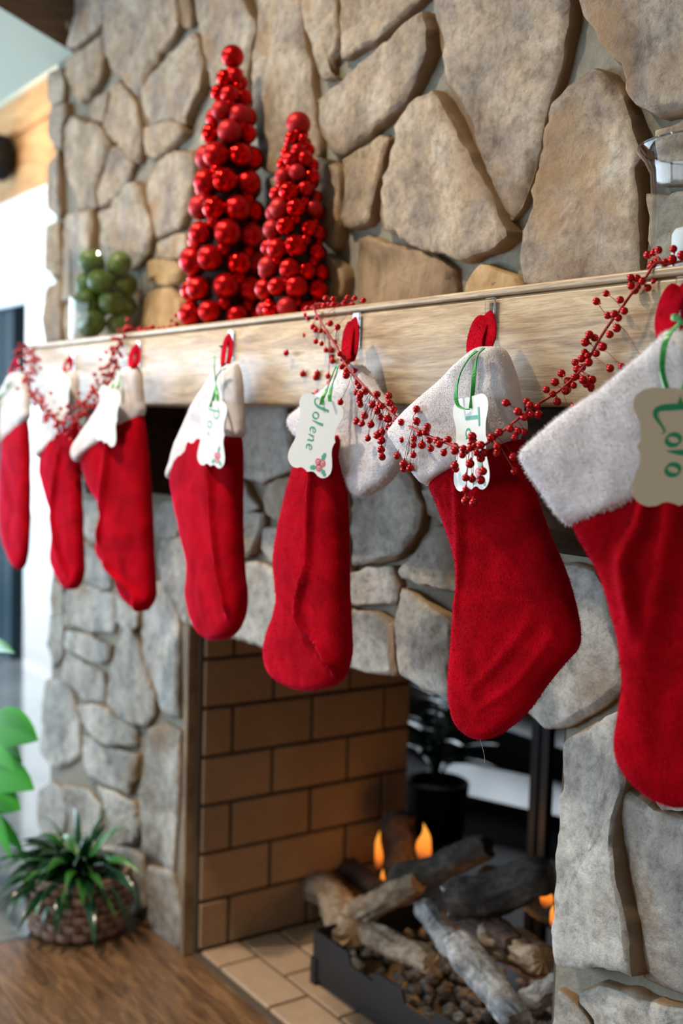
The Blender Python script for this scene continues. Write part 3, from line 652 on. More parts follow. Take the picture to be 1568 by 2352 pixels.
S[3] = stocking((306, 815), -.055, 18,
    [(940, 275, 326), (980, 245, 332), (1020, 205, 337), (1055, 190, 340), (1090, 199, 342), (1130, 215, 345), (1172, 243, 347), (1210, 236, 349), (1250, 225, 350), (1275, 229, 351), (1300, 250, 352), (1322, 268, 353), (1345, 274, 354), (1370, 286, 354), (1388, 305, 346), (1400, 325, 336), (1403, 330, 333)],
    [(843, 296, 318), (860, 280, 323), (890, 258, 326), (920, 240, 328), (945, 226, 331), (965, 213, 320), (990, 196, 285), (1015, 182, 245), (1035, 176, 215), (1052, 180, 198), (1060, 184, 190)],
    .022, .020, 'red stocking hung above the left edge of the firebox, its toe folded back',
    ridges=[([(272, 960), (266, 1030), (256, 1110), (246, 1180), (240, 1230)], .012, .008, -.004), ([(258, 1300), (285, 1325), (312, 1345), (330, 1370), (332, 1398)], .012, .010, 0)],
    loop=[([(303, 848), (301, 825), (305, 808), (310, 795)], .014, .0115), ([(311, 795), (316, 810), (315, 830), (310, 846)], .009, .010)], cuff_h=.003, seed=5)
S[2] = stocking((155, 836), -.045, 8,
    [(960, 125, 178), (1000, 105, 180), (1040, 98, 182), (1080, 95, 183), (1110, 101, 184), (1150, 113, 185), (1195, 127, 187), (1240, 124, 188), (1280, 120, 189), (1310, 130, 189), (1335, 146, 184), (1350, 158, 174), (1354, 163, 168)],
    [(852, 148, 172), (870, 138, 178), (900, 122, 180), (930, 110, 181), (960, 101, 180), (990, 95, 160), (1020, 92, 130), (1042, 94, 108), (1052, 97, 102)],
    .020, .018, 'slim red stocking hung near the far end of the mantel, second stocking from the left',
    ridges=[([(152, 1040), (143, 1110), (134, 1180), (146, 1250), (168, 1310)], .010, .008, 0)],
    loop=[([(150, 858), (148, 846), (152, 833), (158, 822)], .012, .013), ([(159, 822), (163, 834), (162, 845), (157, 858)], .007, .012)], cuff_h=.003, seed=6)
S[1] = stocking((28, 850), -.045, 3,
    [(955, 15, 62), (1000, 12, 64), (1050, 8, 66), (1100, 5, 67), (1150, 4, 67), (1200, 5, 66), (1240, 11, 65), (1270, 22, 62), (1295, 36, 56), (1308, 44, 50)],
    [(856, 36, 56), (875, 22, 61), (905, 5, 65), (935, -10, 67), (960, -20, 66), (985, -22, 45), (1010, -18, 20), (1028, -12, -2)],
    .018, .018, 'leftmost red stocking, at the far end of the mantel, mostly edge on',
    loop=[([(26, 868), (24, 852), (28, 838), (33, 826)], .012, .014), ([(34, 826), (39, 840), (38, 852), (34, 866)], .007, .013)], cuff_h=.003, seed=7)

b = MB(); b.tube(catmull([on_plane(x, y, S[6][0].o, S[6][0].n) for x, y in ((1100, 1690), (1106, 1712), (1112, 1735), (1113, 1752))], 10), .0003, 4); b.build('loose_thread', M_whitefuzz, S[6][1])
# clear plastic hooks on the mantel face
hookpx = {7: (1558, 668), 6: (1117, 712), 5: (810, 742), 4: (522, 778), 3: (310, 800), 2: (160, 828), 1: (34, 838)}
hl = {7: 'behind the big stocking at the photo right edge', 6: 'holding the stocking with the green T tag', 5: 'holding the stocking tagged Jolene', 4: 'holding the stocking left of the Jolene one', 3: 'holding the stocking with the folded toe', 2: 'holding the slim stocking, second from the left', 1: 'holding the leftmost stocking'}
for k, (hx, hy) in hookpx.items():
    c = on_y(hx, hy, -.012); z = c.z
    t = empty('adhesive_hook', (c.x, 0, z), 'clear plastic hook on the mantel face '+hl[k], 'hook', 'clear hooks on the mantel')
    b = MB(); b.box((c.x-.010, -.0065, z-.042), (c.x+.010, -.0038, z+.018)); b.build('backplate', M_clear, t, bevel=.0012)
    b = MB(); yr = -.024
    b.tube([(c.x, -.005, z-.005), (c.x, -.010, z-.022), (c.x, yr*.7, z-.026), (c.x, yr, z-.022), (c.x, yr-.003, z-.014)], .003, 8, flat=.0065, up=Vector((1, 0, 0))); b.build('hook_arm', M_clear, t, smooth=True)

# ------------------------------------------------------------------ gift tags with painted names
TAG_L = [(1060, 770), (1000, 752), (930, 748), (860, 752), (790, 742), (720, 742), (650, 760), (600, 785), (550, 825), (522, 880), (515, 930), (520, 980), (540, 1030), (565, 1090), (590, 1150), (602, 1210), (606, 1270), (606, 1330), (600, 1380), (582, 1415), (562, 1440),
         (582, 1475), (598, 1520), (606, 1570), (602, 1620), (585, 1690), (560, 1750), (533, 1830), (515, 1890), (510, 1950), (515, 2000), (530, 2045), (570, 2095), (620, 2132), (670, 2152), (720, 2160), (800, 2150), (870, 2112), (930, 2102), (1000, 2122), (1060, 2148)]
K = 1/(5.88*1954)
TAG_L = [((x-1060)*K, -(y-1450)*K) for x, y in TAG_L]
TAGO = TAG_L+[(-x, y) for x, y in TAG_L[-2:0:-1]]
def ell(cx, cy, rx, ry, w0, w1, n=20, tilt=0.0):
    P = []
    for i in range(n+1):
        a = 2*math.pi*i/n; P.append((cx+rx*math.cos(a)+tilt*ry*math.sin(a), cy+ry*math.sin(a), w0+(w1-w0)*abs(math.cos(a+.5))))
    return P
G = {  # glyph: strokes of (x, y, width) in letter heights, advance
 'L': ([[(-.02, 1.25, .03), (.03, 1.1, .12), (.05, .6, .13), (.08, .1, .13), (.10, -.15, .12), (.18, -.32, .10), (.35, -.34, .08), (.55, -.22, .05), (.78, -.08, .035), (.86, -.10, .02), (.88, -.18, .012)]], .78),
 'o': ([ell(.22, .22, .19, .23, .035, .11)], .56), 'l': ([[(.02, .95, .15), (.02, .7, .15), (.0, .4, .11), (-.03, .12, .05), (-.05, .0, .015)]], .30),
 'J': ([[(.20, 1.0, .13), (.18, .6, .14), (.14, .2, .13), (.02, -.04, .09), (-.18, -.08, .05), (-.28, .08, .035), (-.22, .22, .02)]], .40),
 'e': ([[(.06, .22, .04), (.30, .30, .04), (.28, .42, .05), (.14, .45, .07), (.02, .28, .10), (.06, .08, .09), (.20, .01, .06), (.36, .10, .025)]], .46),
 'n': ([[(.03, .45, .07), (.02, .2, .09), (.0, .0, .09)], [(.02, .2, .04), (.14, .40, .05), (.28, .43, .08), (.33, .25, .10), (.33, .05, .09), (.42, .02, .03)]], .54),
 'T': ([[(.22, .95, .14), (.2, .5, .14), (.18, .0, .13)], [(-.14, .97, .11), (.2, 1.0, .12), (.56, 1.02, .11)]], .52),
 'a': ([ell(.17, .2, .17, .21, .03, .10), [(.36, .42, .06), (.35, .15, .08), (.42, .0, .04)]], .50),
 'P': ([[(.10, 1.0, .11), (.08, .5, .12), (.03, .0, .08)], [(-.12, .85, .03), (.05, 1.02, .06), (.35, 1.0, .08), (.48, .78, .10), (.34, .55, .07), (.1, .5, .04)]], .55),
 '~': ([[(.0, .30, .03), (.08, .06, .05), (.16, .30, .05), (.24, .06, .05), (.32, .30, .04)]], .40)}
def gift_tag(cx, cy, pl, off, phi, roll, text, size, label, start=.050, gapk=.08, shift=0.0, holly=True, ink=M_ink, inks=1.0, ribbon=None, scale=1.0, card=None):
    card = card or M_card
    """card hung in front of its stocking; letters read downwards"""
    c = on_plane(cx, cy, pl.o+pl.n*off, pl.n); a = math.radians(phi)
    U = Vector((math.cos(a), math.sin(a), 0)); N = Vector((math.sin(a), -math.cos(a), 0)); V = Vector((0, 0, 1))
    r = math.radians(roll); u = U*math.cos(r)+V*math.sin(r); v = -U*math.sin(r)+V*math.cos(r)
    at_ = lambda x, y, h=0: c+u*(x*scale)+v*(y*scale)+N*h
    t = empty('gift_tag', c, label, 'tag', 'scalloped name tags')
    mb = MB(); n = len(TAGO)
    mb.add([at_(x, y, .0004) for x, y in TAGO]+[at_(x, y, -.0004) for x, y in TAGO], [tuple(range(n)), tuple(range(2*n-1, n-1, -1))]+[(i, (i+1) % n, n+(i+1) % n, n+i) for i in range(n)])
    mb.build('card', card, t)
    if text:
        mb = MB(); x = 0.0
        for ch in text:
            strokes, adv = G[ch]; k = size if ch.isupper() else size*.86
            if ch == '~': k = size*.7
            for st in strokes:
                pts = []; C = catmull([(q[0], q[1], q[2]) for q in st], max(8, len(st)*4))
                vs = []; m_ = len(C)
                for i, q in enumerate(C):
                    d = C[min(i+1, m_-1)]-C[max(i-1, 0)]; d2 = Vector((d.x, d.y, 0)); d2 = d2.normalized() if d2.length > 1e-9 else Vector((1, 0, 0))
                    nn = Vector((-d2.y, d2.x, 0))*max(q.z, .012)*.5*inks
                    for e in (q-nn, q+nn): vs.append(at_(e.y*k+shift-size*.45, start-(x+e.x*k), .0009))
                mb.add(vs, [(2*i, 2*i+1, 2*i+3, 2*i+2) for i in range(m_-1)])
            x += (adv+gapk)*k
        mb.build('lettering', ink, t, recalc=False)
    if holly:
        mb = MB()
        def disc(x, y, r_, mi, h):
            mb.add([at_(x, y, h)]+[at_(x+r_*math.cos(k*math.pi/8), y+r_*math.sin(k*math.pi/8), h) for k in range(16)], [(0, k+1, (k+1) % 16+1) for k in range(16)], mi)
        hx, hy = .0225, -.043
        for x, y in ((-.0045, .004), (.0045, .0045), (-.0005, -.0045)): disc(hx+x, hy+y, .0062, 0, .0009)
        for x, y in ((-.0045, .004), (.0045, .0045), (-.0005, -.0045)):
            disc(hx+x, hy+y, .0030, 2, .0012); disc(hx+x, hy+y, .0022, 0, .0015)
        for x, y, an in ((.004, .0155, 70), (-.0125, -.007, 200), (.0105, -.009, -40)):
            q = math.radians(an); L = []
            for k in range(14):
                w = 2*math.pi*k/14; rr_ = (.0075 if k % 2 == 0 else .0045); L.append((rr_*math.cos(w)*1.15, rr_*math.sin(w)*.62))
            mb.add([at_(hx+x, hy+y, .001)]+[at_(hx+x+lx*math.cos(q)-ly*math.sin(q), hy+y+lx*math.sin(q)+ly*math.cos(q), .001) for lx, ly in L], [(0, k+1, (k+1) % 14+1) for k in range(14)], 1)
        mb.build('holly_print', [M_inkred, M_ink, M_card], t, recalc=False)
    if ribbon:
        mb = MB()
        for strand, h, w in ribbon:
            P = catmull([on_plane(x, y, pl.o+pl.n*(hh), pl.n) for (x, y), hh in zip(strand, h)], 26)
            sd = [(pl.u*math.cos(.9*math.sin(i*.22))+pl.n*math.sin(.9*math.sin(i*.22))) for i in range(26)]
            mb.ribbon(P, w, sd)
        mb.build('ribbon', M_ribbon, t, smooth=False)
    return t
p7 = S[7][0]
gift_tag(1561, 1027, p7, .075, 42, 2, 'Lolo', .034, 'name tag painted Lolo, shaded beige in its colour, at the photo right edge', start=.044, gapk=.10, shift=.002, holly=False, card=M_cardshade, inks=1.55,
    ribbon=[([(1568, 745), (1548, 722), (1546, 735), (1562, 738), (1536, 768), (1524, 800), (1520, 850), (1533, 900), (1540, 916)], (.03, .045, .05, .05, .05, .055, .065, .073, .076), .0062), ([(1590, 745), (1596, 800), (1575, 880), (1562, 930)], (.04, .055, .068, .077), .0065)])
gift_tag(1081, 1018, S[6][0], .060, -12, 6, 'Ta', .035, 'white name tag with a big green T, half hidden by red berries', start=.040, shift=.004,
    ribbon=[([(1094, 806), (1075, 825), (1056, 860), (1047, 900), (1050, 928), (1062, 938), (1074, 940)], (.035, .040, .048, .055, .058, .060, .062), .0055), ([(1110, 800), (1098, 815), (1090, 845), (1086, 890), (1081, 938)], (.038, .042, .047, .055, .062), .0055)])
gift_tag(724, 1000, S[5][0], .050, 16, -14, 'Jolene', .030, 'white name tag painted Jolene with red holly berries in its corner', start=.050, shift=.0, gapk=.05,
    ribbon=[([(770, 842), (764, 860), (752, 890), (742, 912), (737, 930)], (.03, .035, .04, .047, .052), .006), ([(776, 840), (772, 860), (762, 885), (757, 910), (758, 922)], (.03, .036, .042, .048, .051), .006)])
gift_tag(487, 996, S[4][0], .045, 4, -3, 'Po~', .036, 'narrow looking white tag with faint green script, left of the Jolene tag', start=.046, inks=.7,
    ribbon=[([(518, 845), (500, 860), (494, 890), (490, 915), (483, 935)], (.028, .034, .038, .043, .047), .006), ([(492, 818), (493, 850), (495, 880), (499, 905), (500, 920)], (.028, .034, .038, .043, .047), .006)])
gift_tag(247, 955, S[3][0], .040, 6, -12, '~~~', .028, 'white tag with unreadable faint script on the stocking with the folded toe', start=.030, inks=.6, holly=False,
    ribbon=[([(268, 860), (260, 880), (255, 900)], (.03, .035, .042), .006), ([(276, 852), (274, 875), (270, 892)], (.03, .036, .042), .006)])
gift_tag(140, 915, S[2][0], .036, 8, -6, None, .03, 'plain looking white tag on the slim stocking, second from the left', holly=False,
    ribbon=[([(150, 855), (140, 868), (136, 880)], (.026, .03, .037), .006), ([(156, 852), (154, 868), (148, 878)], (.026, .03, .037), .006)], scale=.9)
t1 = gift_tag(-22, 960, S[1][0], .030, 3, -4, None, .03, 'tag on the leftmost stocking, only its green ribbon inside the photo', holly=False,
    ribbon=[([(28, 872), (16, 885), (6, 905), (-10, 925)], (.026, .028, .03, .032), .011)])

# ------------------------------------------------------------------ bauble trees
def sphere_mesh(name, m, seg=20, rings=12):
    bm = bmesh.new(); bmesh.ops.create_uvsphere(bm, u_segments=seg, v_segments=rings, radius=1)
    for f in bm.faces: f.smooth = True
    me = bpy.data.meshes.new(name); bm.to_mesh(me); bm.free(); me.materials.append(m); return me
BM_ = [sphere_mesh('bauble', q) for q in (M_shiny, M_satin, M_matte)]
def bauble_tree(base_, top, rings, label, seed, lean):
    rr = random.Random(seed); t = empty('bauble_tree', base_, label, 'ornament', 'bauble trees on the mantel')
    H = top; mb = MB(); mb.lathe([(rings[0][1]*.8, .002), (rings[0][1]*.75, .02)]+[(max(q[1]-q[2]*.4, .006), q[0]*1.07) for q in rings[1:-1]]+[(.004, rings[-1][0]*1.07)], base_, 20); 
    mb.v = [(x+lean*(z-base_.z)/H, y, z) for x, y, z in mb.v]; mb.build('core_cone', M_darkcore, t, smooth=True)
    cap = MB(); nb = 0
    for ri, (z, rad, r, n) in enumerate(rings):
        z *= 1.07
        for k in range(n):
            a = 2*math.pi*(k+.5*(ri % 2)+rr.uniform(-.12, .12))/n; rk = r*rr.uniform(.84, 1.1)
            o = link('bauble', BM_[rr.choice((0, 0, 1, 1, 2))], t); rd = rad*rr.uniform(.96, 1.04) if n > 1 else 0
            o.location = (rd*math.cos(a)+lean*z/H, rd*math.sin(a), max(z+rr.uniform(-.005, .005), rk+.001)); o.scale = (rk,)*3
            o.rotation_euler = (rr.uniform(0, 3), rr.uniform(0, 3), 0)
            if n > 1:   # small filler bauble in the gap behind
                if k % 2: continue
                a2 = a+math.pi/n; r2 = r*.5; q = link('bauble', BM_[rr.choice((0, 1))], t)
                q.location = (rd*.93*math.cos(a2)+lean*z/H, rd*.93*math.sin(a2), max(z+r*.75, r2+.001)); q.scale = (r2,)*3
    return t
TZ = MH
TB = Vector((-.958, .102, TZ)); SB = Vector((-.685, .110, TZ))
bauble_tree(TB, .60, [(.027, .070, .028, 7), (.078, .068, .0295, 7), (.131, .065, .0300, 7), (.184, .062, .0295, 6), (.236, .057, .0285, 6), (.287, .051, .0275, 6), (.335, .045, .0265, 6), (.380, .039, .0250, 5), (.421, .033, .0230, 5), (.458, .026, .0205, 5), (.490, .019, .0175, 5), (.530, 0, .0270, 1)],
    'taller red bauble tree standing on the mantel', 4, .022)
bauble_tree(SB, .41, [(.019, .056, .0200, 9), (.056, .055, .0215, 8), (.094, .052, .0215, 8), (.131, .049, .0210, 7), (.167, .045, .0205, 7), (.201, .041, .0195, 7), (.233, .036, .0182, 6), (.262, .031, .0165, 6), (.288, .027, .0150, 6), (.311, .022, .0135, 5), (.331, .017, .0125, 5), (.358, 0, .0225, 1)],
    'shorter red bauble tree standing right of the tall one on the mantel', 9, .004)

# ------------------------------------------------------------------ glass cylinder of green fruit, hurricane vase
JB = Vector((-1.585, .098, MH))
j = empty('glass_cylinder', JB, 'clear glass cylinder filled with green fruit, near the left end of the mantel', 'vase')
mb = MB(); mb.lathe([(.0, .001), (.092, .001), (.094, .004), (.094, .232), (.0925, .2335), (.091, .232), (.091, .012), (.0, .012)], JB, 48); mb.build('glass_body', M_glass, j, smooth=True)
def fruit_mesh(name):
    bm = bmesh.new(); bmesh.ops.create_uvsphere(bm, u_segments=20, v_segments=14, radius=1)
    for v in bm.verts:
        r = math.hypot(v.co.x, v.co.y); v.co.z = v.co.z*.92-math.copysign(.22*math.exp(-(r/.33)**2), v.co.z)
    for f in bm.faces: f.smooth = True
    me = bpy.data.meshes.new(name); bm.to_mesh(me); bm.free(); me.materials.append(M_apple); return me
FM = fruit_mesh('green_fruit'); rr = random.Random(3); nf = 0
layers = ('bottom layer', 'second layer', 'third layer', 'top layer')
for li in range(4):
    grp = []
    for k in range(4 if li < 3 else 3):
        a = 2*math.pi*(k+.5*li)/4+.5+.2*li; o = link('green_fruit', FM); r = .0335+.0015*rr.random()
        o.location = JB+Vector((.050*math.cos(a), .050*math.sin(a), .046+li*.0515+rr.uniform(-.002, .002))); o.scale = (r,)*3; o.rotation_euler = (rr.uniform(0, 3), rr.uniform(0, 3), rr.uniform(0, 3)); grp.append(o)
    for k, o in enumerate(sorted(grp, key=lambda q: (q.location-CAM).dot(CR)/(q.location-CAM).dot(CF))):
        tag(o, 'green fruit in the glass cylinder, %s of the %s' % (('leftmost', 'second from left', 'third from left', 'rightmost')[k if k < len(grp)-1 else 3], layers[li]), 'fruit', 'green fruit in the glass cylinder')
VB = Vector((.318, .104, MH))
v_ = empty('hurricane_vase', VB, 'clear flared glass hurricane vase at the right end of the photo on the mantel', 'vase')
mb = MB(); ins = [(.078, .012), (.0755, .05), (.0755, .10), (.078, .130), (.086, .146), (.096, .158)]
mb.lathe([(0, .0008), (.080, .0008), (.083, .004), (.0795, .012), (.0785, .05), (.0785, .10), (.081, .129), (.0885, .1445), (.0985, .157), (.0985, .1595), (.096, .158)]+ins[::-1][1:]+[(0, .010)], VB, 56); mb.build('glass_body', M_glass, v_, smooth=True)
mb = MB(); mb.tube([VB+Vector((.0975*math.cos(k*math.pi/28), .0975*math.sin(k*math.pi/28), .1595)) for k in range(57)], .0013, 8, cap=False); mb.build('rim', M_rim, v_, smooth=True)
mb = MB(); mb.lathe([(0, 0), (.027, 0), (.0285, .002), (.0285, .042), (.025, .048), (.012, .050), (0, .048)], VB+Vector((-.014, -.018, .0105)), 28); cn = empty('pillar_candle', VB+Vector((-.014, -.018, .0105)), 'short white candle inside the hurricane vase', 'candle'); mb.build('wax', M_candle, cn, smooth=True)
mb = MB(); mb.tube([VB+Vector((-.014, -.018, .057)), VB+Vector((-.0135, -.018, .065)), VB+Vector((-.011, -.018, .070))], .0009, 6); mb.build('wick', M_darkcore, cn)
for k, (dx, dy, wh) in enumerate(((.035, -.025, 'in front to the right of'), (.03, .033, 'behind to the right of'), (-.02, .045, 'straight behind'))):
    o = link('green_fruit', FM); o.location = VB+Vector((dx, dy, .0385)); o.scale = (.028,)*3; tag(o, 'green fruit '+wh+' the candle in the hurricane vase', 'fruit', 'green fruit in the hurricane vase')

# ------------------------------------------------------------------ berry garland
SW = [(40, 800, -.02), (70, 815, -.03), (75, 850, -.09), (70, 890, -.10), (95, 930, -.10), (125, 965, -.10), (150, 965, -.10), (180, 945, -.10), (205, 915, -.085), (235, 880, -.05), (250, 850, -.03), (262, 815, -.02), (275, 785, -.012), (300, 765, .01), (345, 750, .03), (385, 744, .05), (410, 742, .06), (800, 688, .055), (770, 692, .035), (745, 697, .015), (720, 704, .0), (735, 735, -.018), (755, 770, -.03),
      (775, 800, -.09), (795, 840, -.10), (825, 875, -.10), (860, 912, -.10), (900, 950, -.11), (950, 985, -.125), (1000, 1008, -.14), (1050, 1026, -.155), (1090, 1032, -.155), (1130, 1010, -.145), (1170, 978, -.13), (1205, 950, -.11), (1240, 925, -.06), (1280, 900, -.045), (1315, 870, -.035), (1345, 835, -.03), (1370, 790, -.026), (1395, 750, -.022), (1425, 710, -.02), (1452, 672, -.016), (1480, 640, -.012), (1505, 622, .0), (1540, 606, .012), (1600, 590, .02), (1680, 570, .02)]
GP = [on_y(*q) for q in SW]; GPX = [q[0] for q in SW]
for i, q in enumerate(GP):
    if q.y > -.001: q.z = max(MH+.006, q.z) if q.y < .02 else MH+.006
CUT = next(i for i, q in enumerate(SW) if q[0] == 410)+1
stemL, stemR = catmull(GP[:CUT], 180), catmull(GP[CUT:], 300); stem = stemR
garL = empty('berry_garland', GP[9], 'blurred red berry garland swagged over the stockings at the far left end of the mantel', 'garland', 'berry garlands')
garR = empty('berry_garland', GP[CUT+14], 'red berry garland hanging in a deep swag in front of the green T tag', 'garland', 'berry garlands')
for g_, st_ in ((garL, stemL), (garR, stemR)):
    mb = MB(); mb.tube(st_, .0018, 6); mb.build('main_wire', M_stem, g_, smooth=True)
def gy(x):   # depth of the garland where it passes the photo column x
    return interp([(q[0], q[2]) for q in sorted(SW[CUT:], key=lambda q: q[0])], x)
N1 = "1095,265 1175,235 1240,200 1440,185 1220,335 1330,370 1425,325 1550,270 1160,395 1130,490 865,575 950,580 1020,620 1190,620 1095,710 870,680 920,740 960,690 535,785 405,890 725,870 780,1020 555,1080 645,1060 700,1110 680,1250 585,1335 310,1340 255,1440 380,1380 490,1500 405,1590 245,1570 320,1590 205,1660 300,1710 120,1710 210,1780 150,1800 590,1790 745,1770 1020,1660 110,1910 225,1950 340,1950 270,2000 335,2060 100,2020 20,1960 20,2080"
N2 = "940,590 980,555 1010,515 1030,595 1050,560 1080,530 1110,545 1145,575 1150,545 990,645 1065,670 970,610 755,650 850,645 865,660 810,690 840,715 870,705 905,705 900,670 735,775 775,770 810,780 840,785 795,810 700,800 715,850 715,880 640,845 600,805 600,830 610,850 555,890 570,870 590,860 620,880 640,905 655,880 590,930 520,850 520,870 560,860 490,820 460,830 440,825 470,880 520,940 525,955 570,995 600,1000 650,965 640,1005 570,1050 570,1100 605,1110 790,900 795,965 330,845 335,815 370,845 395,760 345,735 345,680 290,720 275,740 250,740 230,765 215,725 240,680 220,650 185,665 165,690 140,660 215,620 160,610 110,600 80,575 85,610 85,655 105,710 70,735 95,745 135,750 120,815 160,800 180,825 185,785 180,865 185,895 280,820 330,890 255,895 285,930 285,955 315,950 360,790 385,785 405,820 410,860 60,500 40,540 20,520 25,460"
N3 = "1080,330 1040,315 975,320 965,270 1015,340 835,395 990,150 970,130 1050,150 1045,100 1070,70 1130,60 1185,70 1240,50 1310,15 1110,15 1160,20 1260,10 1370,30 1020,215 1040,235 1075,240 1100,270 1110,250 1140,190 1190,215 1155,280 1180,320 1110,375 1150,375 1150,420 1155,450 1100,470 1085,515 1050,535 1040,565 950,540 1125,555 1135,605 1015,690 1050,670 1205,400 1230,430 1220,490 1260,460 1250,520 1250,550 1280,575 1315,520 1325,600 1300,630 1320,670 1345,690 1340,720 1350,755 1380,655 1210,735 1380,830 1320,870 1355,885 1420,895 1400,985 1465,680 1430,750 1465,790 1490,750 1545,690 1490,840 1530,850 1500,940 1465,965 1495,1000 1500,1065 1500,1115 1540,910 1280,340"
PX = []
for row, k, ox, oy in ((N1, 5.85, 1300, 540), (N2, 2.0, 784, 600), (N3, 3.015, 380, 680)):
    for q in row.split():
        x, y = (float(v) for v in q.split(',')); PX.append((ox+x/k, oy+y/k))
rr = random.Random(11); BP = []
for x, y in PX:
    Y = gy(x)+rr.uniform(-.012, .008)
    if 1385 < x < 1480 and y > 780: Y = -.03
    q = on_y(x, y, Y)
    if y < 702-.1176*(x-784)+6: q = on_y(x, y, max(Y, .012))
    if q.y > .004 and q.z < MH+.006: q.z = MH+.006
    BP.append(q)
nnear = len(BP)
far = stemL
while len(BP) < nnear+290:
    q = rr.choice(far); d = Vector((rr.gauss(0, .014), rr.gauss(0, .010), rr.gauss(-.004, .014))); p = q+d
    if p.y > -.006 and p.z < MH+.007: p.z = MH+.007
    if p.y > .193 or (p-TB).xy.length < .11 or (p-SB).xy.length < .088: continue
    BP.append(p)
def berry_mesh():
    bm = bmesh.new(); bmesh.ops.create_uvsphere(bm, u_segments=12, v_segments=8, radius=1)
    for f in bm.faces: f.smooth = True
    r = bmesh.ops.create_cone(bm, cap_ends=True, segments=6, radius1=.30, radius2=.20, depth=.55)
    for v in r['verts']: v.co.z += 1.12
    me = bpy.data.meshes.new('berry'); bm.to_mesh(me); bm.free(); me.materials.append(M_berry); return me
BMESH = berry_mesh(); wl = [MB(), MB()];
for i, p in enumerate(BP):
    gar, stem, wires = (garR, stemR, wl[0]) if i < nnear else (garL, stemL, wl[1]); go = origin(gar)
    k = min(range(len(stem)), key=lambda a: (stem[a]-p).length_squared); q = stem[k]; d = (q-p)
    r = .0052*rr.uniform(.85, 1.12) if i < nnear else .0048*rr.uniform(.8, 1.1)
    if d.length < .0045: p = p+Vector((0, -.004, -.003)); d = q-p
    up = (d.normalized()+Vector((0, 0, .35))).normalized(); rot = up.to_track_quat('Z', 'Y')
    o = link('berry', BMESH, gar); o.location = p-go; o.scale = (r,)*3; o.rotation_mode = 'QUATERNION'; o.rotation_quaternion = rot
    if d.length < .085:
        mid = p.lerp(q, .5)+Vector((rr.gauss(0, .003), 0, rr.gauss(.002, .003))); wires.tube([p, mid, q], .00045, 4, cap=False)
for g_, w_ in zip((garR, garL), wl): tag(w_.build('sprig_wires', M_stem, g_, recalc=False), kind='stuff')

# ------------------------------------------------------------------ gas logs, grate and flames
def log(name, a, b_, r, m, label, group=None, cap=None, seed=0, flat=.9, taper=.1):
    a, b_ = Vector(a), Vector(b_); t = (b_-a).normalized(); x = t.cross(Vector((0, 0, 1)) if abs(t.z) < .9 else Vector((1, 0, 0))).normalized(); y = x.cross(t)
    n, k = 40, 34; mb = MB(); vs = []
    for i in range(k):
        s = i/(k-1); e = min(1, min(s, 1-s)*14); e = .82+.18*e
        c = a.lerp(b_, s)+x*(noise.noise(Vector((s*3, seed, 0)))*r*.35)+y*(noise.noise(Vector((s*3, seed, 9)))*r*.3)
        for j_ in range(n):
            w = 2*math.pi*j_/n; f = 1+.24*noise.noise(Vector((math.cos(w)*1.6, math.sin(w)*1.6, s*3.2+seed)))+.30*abs(noise.noise(Vector((math.cos(w)*5, math.sin(w)*5, s*2.2+seed*2))))-.10+.10*noise.noise(Vector((math.cos(w)*9, math.sin(w)*9, s*14+seed)))
            vs.append(c+(x*math.cos(w)+y*math.sin(w)*flat)*(r*e*f*(1-taper*s))+t*(noise.noise(Vector((math.cos(w)*3, math.sin(w)*3, seed+5)))*r*.22 if i in (0, k-1) else 0))
    mb.add(vs, [(i*n+j_, i*n+(j_+1) % n, (i+1)*n+(j_+1) % n, (i+1)*n+j_) for i in range(k-1) for j_ in range(n)])
    rt = empty(name, a.lerp(b_, .5), label, 'log', group); mb.build('bark', m, rt, smooth=True)
    for ci, (o, s) in enumerate(((0, -1), ((k-1)*n, 1))):
        cb = MB(); ring = vs[o:o+n]; cc = sum(ring, Vector())/n; cb.add([cc+t*s*.001]+ring, [(0, 1+i, 1+(i+1) % n) for i in range(n)]); cb.build('cut_end', cap or m, rt)
    return rt
GL = 'ceramic logs on the grate'
def yy(x, y, Y): return on_y(x, y, Y)
log('fire_log', yy(722, 2005, .60), yy(812, 2150, .46), .046, M_log['tan'], 'pale knobbly log at the left front corner of the grate', GL, M_cut, 1)
log('fire_log', yy(800, 2110, .50), yy(960, 2025, .55), .036, M_log['tan'], 'split log with a tan face, lying under the long charred log', GL, M_cut, 2)
log('fire_log', yy(905, 2030, .55), yy(1120, 1945, .64), .038, M_log['dark'], 'long charred log laid diagonally across the top of the fire', GL, None, 3)
log('fire_log', yy(915, 1868, .74), yy(925, 2000, .70), .044, M_log['brown'], 'short dark brown log standing upright between the two rear flames', GL, None, 4)
log('fire_log', yy(800, 1990, .68), yy(890, 2065, .62), .034, M_log['brown'], 'small brown log behind the pale knobbly log', GL, None, 5)
log('fire_log', yy(1030, 2070, .46), yy(1270, 2015, .60), .050, M_log['dark'], 'thick charcoal log with its grey end facing out, right of the long log', GL, M_log['ash'], 6)
log('fire_log', yy(845, 2140, .44), yy(990, 2215, .40), .032, M_log['tan'], 'short grey brown log lying along the front edge of the grate', GL, M_cut, 7)
log('fire_log', yy(1045, 2165, .42), yy(1195, 2345, .36), .036, M_log['ash'], 'ashy white log pointing down towards the front of the grate', GL, None, 8)
log('fire_log', yy(975, 2085, .52), yy(1050, 2190, .42), .028, M_log['ash'], 'thin ashy log just left of the ashy white one', GL, None, 9)
log('fire_log', yy(1120, 2150, .52), yy(1250, 2205, .50), .042, M_log['tan'], 'brown log with a flat tan face near the stone pier', GL, M_cut, 10)
log('fire_log', yy(1200, 2310, .40), yy(1300, 2255, .48), .028, M_log['ash'], 'small ash grey log low down beside the stone pier', GL, None, 11)
